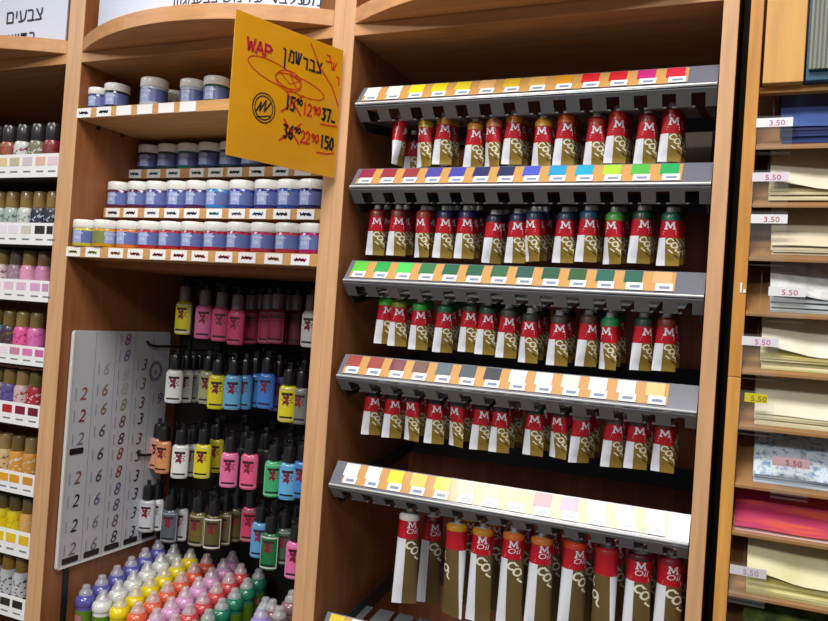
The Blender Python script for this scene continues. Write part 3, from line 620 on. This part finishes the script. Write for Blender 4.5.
# dark spare bottles further back, seen only as black caps and shadowed bodies
for rw in range(4):
    hs = sorted(hookpts[rw])
    fr = [h for h in hs if h[1] <= .215]
    for k, (x, Y, z) in enumerate(fr):
        for kk, yy in enumerate((Y+.050,)):
            if yy > .315 or any(math.hypot(h[0]-x, h[1]-yy) < .042 for h in hs): continue
            zz = z+.004
            t = thing('hanging_paint_bottle', (x, yy, zz), 'shaded hanging bottle behind the %s front bottle of the %s hook row' % (ORD[k], HR[rw]), 'bottle', 'shaded bottles at the back of the %s hook row' % HR[rw], rz=.3)
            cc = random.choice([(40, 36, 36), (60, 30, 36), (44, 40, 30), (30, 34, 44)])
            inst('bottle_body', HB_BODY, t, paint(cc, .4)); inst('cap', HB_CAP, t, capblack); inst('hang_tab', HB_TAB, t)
    for k, (x, Y, z) in enumerate(fr):
        t = thing('display_hook', (x, Y, z), 'black wire hook carrying the %s front bottle of the %s hook row' % (ORD[k], HR[rw]), 'hook', 'black wire display hooks')
        L = .338-Y
        mb = MB(); mb.tube([(0, -.020, .120), (0, -.018, .114), (0, -.010, .1105), (0, L, .1105)], .0016, black, 6); mb.build('wire', t, world=False)
        mb = MB(); mb.box(-.007, .007, L-.003, L, .102, .120, black); mb.build('back_plate', t, world=False)
for (px, py, lb) in [(140, 455, 'empty black wire hook pointing at the sticker board, lower one'), (150, 345, 'empty black wire hook pointing at the sticker board, upper one')]:
    p = at(px, py, .225)
    t = thing('display_hook', tuple(p), lb, 'hook', 'black wire display hooks'); L = .338-.225
    mb = MB(); mb.tube([(-.004, -.006, .008), (0, 0, 0), (0, .02, -.003), (0.01, L, -.003)], .003, black, 8); mb.build('wire', t, world=False)
    mb = MB(); mb.box(0.0, .02, L-.003, L, -.012, .010, black); mb.build('back_plate', t, world=False)
# ---------------------------------------------------------------- nozzle bottles on the stepped rack at the bottom
nb = MB(); nb.lathe([(.012, 0), (.0165, .001), (.0175, .004), (.0175, .052), (.0172, .056)], white, 22); NB_BODY = nb.mesh('bottle_body', smooth=True)
nb = MB(); nb.lathe([(.0188, .0545), (.0198, .0565), (.0198, .064), (.0175, .0705), (.0125, .0745), (.0085, .0765)], white, 24); NB_SH = nb.mesh('shoulder', smooth=True)
nb = MB(); nb.lathe([(.0110, .0735), (.0135, .0750), (.0130, .0805), (.0095, .0845), (.0080, .0870), (.0082, .0905), (.0066, .0935), (.0030, .0948)], white, 18); NB_CAP = nb.mesh('nozzle_cap', smooth=True)
nb = MB(); nb.lathe([(.0060, .0755), (.0050, .0765), (.0028, .0880), (.0018, .0895)], white, 14); NB_NOZ = nb.mesh('nozzle', smooth=True)
nl = MB(); 
def nsurf(u, v, k=.0004): a = -PI/2+u/.0175; return ((.0177+k)*math.cos(a), (.0177+k)*math.sin(a), v)
for i in range(22):
    u0 = (i/22-.5)*.108; u1 = u0+.108/22; nl.add([nsurf(u0, .008), nsurf(u1, .008), nsurf(u1, .047), nsurf(u0, .047)], [(0, 1, 2, 3)], white)
for (u0, u1, v0, v1) in ((-.009, .006, .026, .038),):
    for i in range(4):
        a = u0+(u1-u0)*i/4; b = u0+(u1-u0)*(i+1)/4; nl.add([nsurf(a, v0, .0008), nsurf(b, v0, .0008), nsurf(b, v1, .0008), nsurf(a, v1, .0008)], [(0, 1, 2, 3)], mat('rose_print', (190, 110, 130), .5))
NB_LABEL = nl.mesh('label', smooth=True)
lg = mat('leaf_green_label', (92, 128, 30), .45)
NROWS = [((92, 90, 170), 'violet', (150, 150, 206)), ((226, 228, 224), 'white', (226, 230, 230)), ((238, 214, 20), 'yellow', (226, 206, 110)), ((226, 96, 60), 'orange', (226, 160, 140)), ((220, 160, 206), 'pink', (226, 190, 220)), ((206, 70, 76), 'red', (206, 160, 160)), ((40, 120, 96), 'green', (120, 170, 150))]
X0, Y0, PX, PY, RZ = .045, .087, .0455, .0405, .0085
def tip(j, k): return (X0+PX*j, min(Y0+PY*k, .3185), -.5755+RZ*k-.0022*j)
def nozzle(j, k, x, y, z, cc, nm, capc, lab):
    t = thing('nozzle_bottle', (x, y, z-.0945), lab, 'bottle', 'nozzle bottles on the stepped rack', rz=random.uniform(-.3, .5))
    dc = mat('dome_%d_%d_%d' % cc, cc, .18, coat=.7)
    inst('bottle_body', NB_BODY, t, dc); inst('shoulder', NB_SH, t, dc); inst('nozzle', NB_NOZ, t, dc); inst('nozzle_cap', NB_CAP, t, mat('clear_cap', (236, 236, 240), .05, coat=1, alpha=.38, spec=1)); inst('paper_label', NB_LABEL, t, lg)
krange = {0: (0, 5), 1: (0, 5), 2: (0, 5), 3: (0, 5), 4: (0, 6), 5: (0, 5), 6: (-1, 5)}
for j, (c, nm, cp) in enumerate(NROWS):
    a, b = krange[j]
    for k in range(a, b+1):
        x, y, z = tip(j, k)
        nozzle(j, k, x, y, z, c, nm, cp, 'nozzle bottle of %s paint, %s from the front of its row, clear cap' % (nm, ORD[k-a]))
for i, (px, py, c, cp, lb) in enumerate([(261.6, 606, (150, 130, 206), (200, 180, 226), 'lilac nozzle bottle right of the green row at the bottom edge'), (266, 597, (120, 100, 150), (190, 170, 190), 'mauve nozzle bottle behind the lilac one right of the green row'), (280, 606, (110, 96, 100), (196, 190, 190), 'grey nozzle bottle with shiny clear cap right of the lilac one'), (292.5, 590, (150, 110, 116), (206, 196, 196), 'dusky nozzle bottle beside the post at the bottom right'), (273, 599, (130, 80, 80), (200, 170, 170), 'brownish nozzle bottle between the lilac and the grey one')]):
    Yq = (.13, .175, .12, .16, .160)[i]; p = at(px, py, Yq); nozzle(8, i, min(p.x, .553), Yq, p.z, c, '', cp, lb)
# stepped rack
t = U_mid
for k in range(-1, 7):
    y = Y0+PY*k; zt = -.5755+RZ*k-.0945-.0145
    MB().box(.022, .578, y-PY/2+.0004, min(y+PY/2-.0004, .3395), FL+.09, zt-.0005, mat('dark_rack_wood', (58, 40, 28), .6, noise=.1, nscale=8)).build('rack_step', t)
# ---------------------------------------------------------------- left unit: strips and craft paint bottles
cb = MB(); cb.lathe([(.0150, 0), (.0188, .001), (.0195, .004), (.0195, .060), (.0175, .066), (.012, .069)], white, 22); CB_BODY = cb.mesh('bottle_body', smooth=True)
cb = MB(); cb.lathe([(.0150, .0665), (.0160, .068), (.0155, .096), (.0145, .0985), (.010, .100)], white, 20); CB_CAP = cb.mesh('cap', smooth=True)
cl = MB()
def csurf(u, v, k=.0004): a = -PI/2+u/.0195; return ((.0197+k)*math.cos(a), (.0197+k)*math.sin(a), v)
for i in range(24):
    u0 = (i/24-.5)*.122; u1 = u0+.122/24; cl.add([csurf(u0, .006), csurf(u1, .006), csurf(u1, .058), csurf(u0, .058)], [(0, 1, 2, 3)], white)
rr_ = random.Random(3)
for i in range(26):
    u = rr_.uniform(-.018, .022); v = rr_.uniform(.012, .054); w = rr_.uniform(.002, .005)
    cl.ribbon([(u, v), (u+w, v+rr_.uniform(-.004, .004))], .0022, slotB, lambda a, b: csurf(a, b, .0008))
CB_LABEL = cl.mesh('label', smooth=True)
LZ = [(.236, .281), (.101, .143), (-.011, .029), (-.138, -.102), (-.257, -.216), (-.392, -.352), (-.513, -.466), (-.633, -.595)]
GC, BK = (150, 122, 66), (44, 40, 42)
LROW = [
 [(2, (120, 110, 40), (110, 100, 40), BK, 'olive'), (11, (150, 76, 46), (140, 66, 40), BK, 'orange brown'), (25, (206, 206, 204), (130, 40, 50), BK, 'maroon with white label'), (39.5, (120, 116, 90), (216, 216, 214), BK, 'grey green'), (54, (130, 34, 44), (110, 24, 34), BK, 'dark red')],
 [(2, (170, 180, 176), (110, 130, 124), GC, 'grey patterned'), (14.5, (160, 176, 172), (70, 90, 90), GC, 'grey green patterned'), (29, (196, 200, 196), (120, 130, 130), GC, 'silver patterned'), (44.5, (40, 46, 66), (190, 200, 206), GC, 'navy patterned'), (55, (40, 44, 60), (180, 190, 196), GC, 'dark navy')],
 [(5, (214, 190, 196), (110, 80, 90), GC, 'pale pink'), (19, (150, 124, 138), (190, 160, 176), (96, 76, 70), 'mauve'), (32, (220, 150, 180), (226, 170, 196), GC, 'rose pink'), (47, (200, 130, 170), (210, 150, 184), (130, 100, 70), 'orchid pink')],
 [(1, (120, 160, 180), (180, 40, 60), (124, 104, 40), 'light blue and red'), (12, (70, 50, 66), (120, 110, 40), (130, 110, 50), 'dark plum'), (25, (222, 90, 150), (150, 50, 100), (156, 130, 70), 'hot pink'), (39, (214, 110, 170), (200, 80, 150), (130, 112, 60), 'magenta pink')],
 [(2, (214, 200, 190), (150, 40, 50), (130, 120, 70), 'cream and red'), (14, (96, 84, 150), (60, 60, 120), GC, 'blue violet'), (27, (206, 180, 180), (170, 20, 40), (170, 140, 86), 'red and white'), (38.5, (170, 40, 54), (220, 200, 200), (120, 100, 50), 'red')],
 [(2, (196, 166, 120), (110, 80, 60), (140, 120, 66), 'beige patterned'), (11.5, (206, 176, 130), (120, 90, 60), (166, 136, 86), 'cream patterned'), (23, (210, 150, 60), (226, 226, 224), (120, 96, 50), 'ochre'), (34, (200, 140, 60), (206, 190, 160), (150, 124, 70), 'amber')],
 [(1, (180, 190, 30), (160, 170, 20), (110, 92, 46), 'lime yellow'), (9, (226, 206, 24), (206, 180, 20), (100, 84, 40), 'yellow'), (20.5, (222, 200, 20), (190, 160, 20), (96, 80, 44), 'golden yellow'), (31, (220, 170, 90), (206, 190, 160), (120, 96, 60), 'tan')],
 [(1, (170, 172, 176), (40, 40, 44), (130, 100, 40), 'silver and black'), (11, (190, 192, 196), (30, 30, 34), (150, 112, 40), 'silver and black banded'), (24, (200, 200, 204), (50, 50, 56), (140, 110, 44), 'silver')]]
LSW = [[(222, 200, 150), (190, 186, 150), (206, 196, 200), (222, 180, 160), (226, 200, 210)], [(230, 226, 234), (226, 222, 232), (206, 196, 186), (40, 38, 40), (36, 34, 36)], [(236, 220, 226), (226, 190, 210), (222, 180, 206), (214, 160, 200), (196, 140, 186)],
       [(60, 30, 44), (236, 220, 230), (196, 130, 160), (214, 120, 180), (200, 100, 160)], [(190, 30, 40), (196, 30, 40), (180, 24, 40), (130, 20, 50), (110, 20, 40)], [(240, 236, 220), (236, 226, 200), (226, 160, 30), (214, 150, 30), (200, 140, 40)], [(226, 206, 40), (222, 200, 30), (226, 196, 30), (226, 190, 30), (220, 180, 30)], [(60, 60, 50), (50, 50, 40), (40, 42, 30), (44, 40, 34), (40, 36, 30)]]
LSX = [[2, 14, 27, 40, 52], [1, 12, 26, 39.5, 51.5], [-4, 8.5, 21, 35, 47], [2.5, 2.6, 27.3, 40, 52], [-5, 7, 20, 33, 46], [-5, 5, 14, 27.5, 40], [-4, 0, 10, 24, 36], [-5, 0, 4, 17, 30]]
LSXS = [[2, 14, 27, 40, 52], [2, 13, 26, 39.5, 51.5], [-4, 8.5, 21, 35, 47], [-9, 2.5, 14.5, 27.3, 40], [-18, -6, 7, 20, 33], [-22, -10, 3, 14, 27.5], [-24, -12, -2, 10.5, 23.5], [-30, -20, -8, 4.5, 17]]
RN = ['top', 'second', 'third', 'fourth', 'fifth', 'sixth', 'seventh', 'lowest']
for ri, ((za, zb_), row) in enumerate(zip(LZ, LROW)):
    s = MB().box(-.5795, -.0205, .003, .20, za-.006, za+.006, blackboard).build('narrow_shelf', U_left)
    mb = MB(); mb.box(-.5795, -.0205, -.0005, .0025, za-.002, zb_, white)
    h = zb_-za
    for k in range(5):
        x = at(LSXS[ri][k], 0, 0).x if False else at(LSXS[ri][k], [166, 230, 286, 350, 408, 480, 540, 605][ri], -.001).x
        mb.box(x-.0135, min(x+.0135, -.0215), -.0010, -.0004, za+h*.48, za+h*.86, paint(LSW[ri][k], .5))
        mb.box(x-.010, x+.010, -.0010, -.0004, za+h*.18, za+h*.25, greytext)
    sub(mb, 'label_strip', s, U_left)
    yb = [130, 195, 245, 310, 370, 432, 500, 560][ri]
    lastx = 9; xs_ = []
    for px in [q[0] for q in reversed(row)]:
        x = min(at(px, yb, .045).x, -.0390, lastx-.0375); xs_.append(x); lastx = x
    for i, (px, c, c2, cc, nm) in enumerate(row):
        x = xs_[len(row)-1-i]
        h_ = 1.12 if ri == 0 else (.96 if ri != 1 else 1.06)
        t = thing('craft_paint_bottle', (x, .045, za+.0063), '%s craft bottle, %s cap, %s on the %s left shelf' % (nm, 'black' if cc == BK else 'brown', ORD[i], RN[ri]), 'bottle', 'craft paint bottles on the %s left shelf' % RN[ri], rz=random.uniform(.1, .7))
        inst('bottle_body', CB_BODY, t, paint(c, .35, .5)); inst('cap', CB_CAP, t, paint(cc, .3, .5)); inst('paper_label', CB_LABEL, t, [paint(c, .45), paint(c2, .5)])
        t.scale = (.93, .93, h_)
# ---------------------------------------------------------------- right unit: slanted paper rack
PR = thing('paper_display_rack', (1.214, 0, FL), 'tall golden wood rack of slanted shelves holding sheets of decorative paper at the right', 'display rack')
zs_ = -.045
MB().box(1.214, 1.230, .0, .34, FL, zs_, mat('golden_wood_light', (206, 148, 72), .4, noise=.08, nscale=6, stretch=(14, 14, 1.2))).build('side_panel', PR, bevel=.001)
MB().box(1.214, 1.230, .0, .34, zs_+.0006, TOP, woodgold).build('upper_side_panel', PR, bevel=.001)
MB().box(1.84, 1.856, .0, .34, FL, TOP, woodgold).build('side_panel', PR, bevel=.001)
MB().box(1.2305, 1.8395, .328, .34, FL, TOP, woodback).build('back_panel', PR)
mb = MB(); p = at(741, 288, -.0005); mb.prism([(p.x-.0012, p.z-.006), (p.x+.0012, p.z-.006), (p.x+.0012, p.z+.007), (p.x-.0012, p.z+.007)], 'y', -.0010, -.0004, white)
mb.prism([(p.x+.003, p.z-.006), (p.x+.006, p.z-.006), (p.x+.006, p.z-.002), (p.x+.003, p.z-.001)], 'y', -.0010, -.0004, white); mb.build('chipped_paint_spot', PR)
shelfwood = mat('brown_rack_shelf', (150, 108, 64), .5, noise=.08, nscale=6, stretch=(1.2, 14, 14))
SL = math.tan(math.radians(38))
SHZ = [.258, .182, .112, .040, -.036, -.108, -.184, -.246, -.325, -.42]
def slab(mb, x0, x1, ya, yb, z0, th, m):     # slab lying on the slant, z0 its front bottom at y=0
    mb.prism([(ya, z0+SL*ya), (yb, z0+SL*yb), (yb, z0+SL*yb+th), (ya, z0+SL*ya+th)], 'x', x0, x1, m)
for i, z in enumerate(SHZ):
    mb = MB(); slab(mb, 1.2305, 1.8395, .001, .25, z-.0045, .0045, shelfwood); mb.build('slanted_shelf', PR, bevel=.0008)
def noisy(name, c, c2, scale, stretch=(1, 1, 1), rough=.7, pos=(.4, .6)):
    m = mat(name, c, rough, noise=.01, nscale=scale, stretch=stretch)
    rp = [n for n in m.node_tree.nodes if n.type == 'VALTORGB'][0]
    rp.color_ramp.elements[0].color = (*lin(c), 1); rp.color_ramp.elements[1].color = (*lin(c2), 1); rp.color_ramp.elements[0].position = pos[0]; rp.color_ramp.elements[1].position = pos[1]
    return m
PAPER = [
 (0, 1.259, noisy('blue_paper', (54, 80, 140), (64, 92, 152), 30), noisy('dark_blue_edges', (20, 34, 84), (30, 48, 110), 300, (.02, .02, 1)), .021, 'blue', 'stack of blue paper sheets on the topmost slanted shelf', 0),
 (1, 1.250, noisy('cream_paper', (226, 216, 190), (236, 228, 206), 20), noisy('cream_edges', (180, 166, 120), (220, 208, 170), 300, (.02, .02, 1)), .016, 'cream', 'stack of cream sheets with one curling corner below the blue paper', 1),
 (2, 1.256, noisy('speckled_paper', (90, 76, 60), (220, 208, 180), 90, pos=(.26, .34)), noisy('speckled_edges', (190, 176, 140), (222, 208, 176), 300, (.02, .02, 1)), .013, 'beige', 'stack of beige handmade paper flecked with brown plant bits', 0),
 (3, 1.258, noisy('pale_grey_paper', (196, 198, 196), (222, 224, 222), 60), noisy('grey_edges', (150, 156, 160), (200, 204, 204), 300, (.02, .02, 1)), .017, 'pale grey', 'stack of pale grey textured paper beside the empty wooden corner', 1),
 (4, 1.252, noisy('ivory_paper', (228, 222, 198), (238, 234, 216), 25), noisy('ivory_edges', (190, 178, 100), (226, 218, 180), 300, (.02, .02, 1)), .020, 'ivory', 'stack of ivory sheets with a curled yellowish front edge', 1),
 (5, 1.249, noisy('pale_cream_paper', (226, 218, 190), (234, 228, 206), 18), noisy('pale_cream_edges', (206, 194, 150), (230, 222, 186), 300, (.02, .02, 1)), .014, 'pale cream', 'flat stack of pale cream sheets behind the yellow price tag', 0),
 (6, 1.252, noisy('marbled_blue_paper', (120, 154, 186), (210, 220, 228), 150, pos=(.36, .52)), noisy('marbled_edges', (150, 176, 200), (206, 216, 224), 300, (.02, .02, 1)), .012, 'blue and white', 'stack of blue and white marbled paper with reddish price sticker', 0),
 (7, 1.2330, noisy('crimson_paper', (184, 48, 92), (214, 84, 62), 6, (1, 9, 9), pos=(.48, .56)), noisy('crimson_edges', (200, 150, 150), (220, 190, 186), 300, (.02, .02, 1)), .004, 'red', 'bright red streaked paper sheets lying flush against the rack side', 0),
 (8, 1.251, noisy('pale_yellow_paper', (218, 212, 160), (232, 228, 190), 12), noisy('pale_yellow_edges', (180, 170, 90), (222, 214, 160), 300, (.02, .02, 1)), .020, 'pale yellow', 'stack of pale yellow sheets with wavy edge near the bottom', 1),
 (9, 1.251, noisy('moss_paper', (54, 70, 24), (104, 116, 44), 40), noisy('moss_edges', (60, 66, 30), (100, 106, 60), 300, (.02, .02, 1)), .030, 'moss green', 'stack of moss green paper at the bottom edge of the rack', 0)]
for si, x0, top, edge, th, nm, lb, curl in PAPER:
    z = SHZ[si]; t = thing('paper_stack', (x0, .01, z), lb, 'paper stack', 'paper stacks on the slanted rack')
    mb = MB(); k = 5
    for q in range(k):
        slab(mb, x0+random.uniform(-.001, .002), 1.80, .006+random.uniform(-.003, .003), .235, z+.0006+th*q/k, th/k*.86, edge)
    mb.build('sheets', t)
    mb = MB(); nx, ny = 40, 16; vs = []; x1 = 1.80
    for i in range(nx+1):
        for j in range(ny+1):
            x = x0+(x1-x0)*i/nx*.9999; y = .003+(.235-.003)*j/ny
            u = x-x0
            cz = 0
            if curl: cz = max(0, .011*(1-u/.06))*(1-j/ny) if u < .06 else 0
            cz += .0006*math.sin(u*60)*(1-j/ny)
            vs.append((x, y-(.004*math.exp(-u/.05) if curl else 0), z+SL*y+th+.0022+cz))
    nv = len(vs); vs += [(v[0], v[1], v[2]+.0007) for v in vs]
    fsx = []
    for i in range(nx):
        for j in range(ny):
            a = i*(ny+1)+j; fsx.append((a, a+1, a+ny+2, a+ny+1)); fsx.append((nv+a, nv+a+ny+1, nv+a+ny+2, nv+a+1))
    for i in range(nx):
        a = i*(ny+1); fsx.append((a, a+ny+1, nv+a+ny+1, nv+a)); b = a+ny; fsx.append((b, nv+b, nv+b+ny+1, b+ny+1))
    for j in range(ny):
        fsx.append((j, nv+j, nv+j+1, j+1)); e = nx*(ny+1)+j; fsx.append((e, e+1, nv+e+1, nv+e))
    mb.add(vs, fsx, top); mb.build('top_sheet', t, smooth=True)
# clear dividers and price tags
TAGS = [(774.5, 122.5, '3.50', (232, 232, 236), (190, 60, 110)), (770.5, 177, '5.50', (222, 212, 222), (190, 50, 110)), (769, 219, '3.50', (226, 226, 228), (190, 50, 80)), (787, 292, '5.50', (226, 226, 230), (190, 60, 110)), (760, 341.5, '5.50', (222, 216, 222), (200, 60, 160)), (756, 398, '5.50', (206, 190, 30), (120, 90, 30)), (791, 462.5, '5.50', (196, 160, 168), (150, 60, 80)), (748, 571.5, '5.50', (206, 200, 206), (170, 120, 160))]
TN = ['the blue paper', 'the curling cream sheets', 'the flecked beige paper', 'the pale grey paper', 'the ivory sheets', 'the pale cream sheets', 'the blue marbled paper', 'the pale yellow sheets']
for k, (px, py, s, bg, fg) in enumerate(TAGS):
    si = k if k < 7 else 8; z = SHZ[si]
    yq = -.006 if k != 6 else -.006
    p = at(px, py, yq); w = .0215
    t = thing('price_tag_holder', (p.x, yq, z), ('yellow' if k == 5 else 'pale')+' price tag in clear holder before %s' % TN[k], 'price tag', 'price tags on the paper rack')
    x0, x1 = p.x-w, p.x+w
    mb = MB(); mb.box(x0, x1, yq-.0006, yq+.0006, min(z-.004, p.z-.010), p.z+.009, clear); mb.box(x0, x1, yq+.0007, .006, z-.0095, z-.0085, clear); mb.build('clear_holder', t)
    mb = MB(); xa = x0 if k != 5 else x0+.008; xb = x1 if k != 5 else x1-.008
    mb.box(xa, xb, yq-.0012, yq-.0007, p.z-.0058, p.z+.0058, mat('tag_%d_%d_%d' % bg, bg, .5)); mb.build('paper_tag', t)
    mb = MB(); put_text(mb, s, .0098, paint(fg, .5), lambda u, v: (p.x+.003+u, yq-.0015, p.z-.004+v), sx=1.15); mb.build('printed_price', t)
for i, z in enumerate(SHZ[:-1]):
    if i in (6, 7): continue
    xd = 1.2465 if i else 1.2485
    mb = MB(); slab(mb, xd, xd+.0015, .004, .20, z+.0005, .040, clear)
    o = mb.build('acrylic_divider'); tag(o, 'clear acrylic divider standing left of %s' % (TN+['x'])[[0, 1, 2, 3, 4, 5, 6, 6, 7][i]], 'divider', 'clear dividers on the paper rack')
# upper compartment: wooden door, teal folder, ribbed sheet
za = .342
MB().box(1.2335, 1.2815, .002, .018, za, TOP-.01, mat('honey_wood_door', (212, 158, 84), .35, noise=.06, nscale=5, stretch=(10, 10, 1))).build('door_panel', PR, bevel=.001)
MB().box(1.2305, 1.8395, .0185, .032, za-.008, za, woodgold).build('upper_shelf', PR)
o = MB().box(1.284, 1.60, .004, .016, za+.001, za+.36, mat('teal_card', (34, 84, 104), .5)).build('portfolio_folder', None, bevel=.001); tag(o, 'teal portfolio folder standing at the top right behind the ribbed board', 'folder')
mb = MB(); zz0 = za+.014; n = 60
for i in range(n):
    x = 1.2865+i*.005; mb.prism([(x, -.002), (x+.0025, -.0045), (x+.005, -.002), (x+.005, .002), (x, .002)], 'z', zz0, za+.115, mat('grey_corrugated', (138, 140, 130), .7))
o = mb.build('corrugated_board'); tag(o, 'grey corrugated board leaning on the teal folder at the top right', 'cardboard')
# ---------------------------------------------------------------- light
def area(name, loc, rot, sx, sy, e, col=(1, 1, 1)):
    l = bpy.data.lights.new(name, 'AREA'); l.shape = 'RECTANGLE'; l.size = sx; l.size_y = sy; l.energy = e; l.color = col
    o = bpy.data.objects.new(name, l); C.objects.link(o); o.location = (loc[0], loc[1], loc[2]+ZC); o.rotation_euler = rot; return o
area('fluorescent_and_fill', (.85, -.85, 1.23), (0, 0, 0), 1.2, .6, 25, (1, .98, .95))
area('fluorescent_and_fill', (.2, -2.6, 1.23), (0, 0, 0), 1.2, .6, 50, (1, .98, .95))  # added fill to brighten the fronts, unseen source
area('fluorescent_and_fill', (2.2, -2.4, 1.23), (0, 0, 0), 1.2, .6, 16, (1, .98, .95))  # added fill from the right, unseen source
area('fluorescent_and_fill', (-1.4, -1.2, 1.23), (0, 0, 0), 1.2, .6, 15, (1, .98, .95))  # added fill from the left, unseen source
w = bpy.data.worlds.new('shop'); bpy.context.scene.world = w; w.use_nodes = True
w.node_tree.nodes['Background'].inputs[0].default_value = (.9, .95, 1, 1); w.node_tree.nodes['Background'].inputs[1].default_value = .14
sc = bpy.context.scene
sc.view_settings.view_transform = 'Standard'; sc.view_settings.look = 'None'; sc.view_settings.exposure = .3; sc.view_settings.gamma = 1
for o in list(bpy.data.objects):
    if 'org' in o: del o['org']
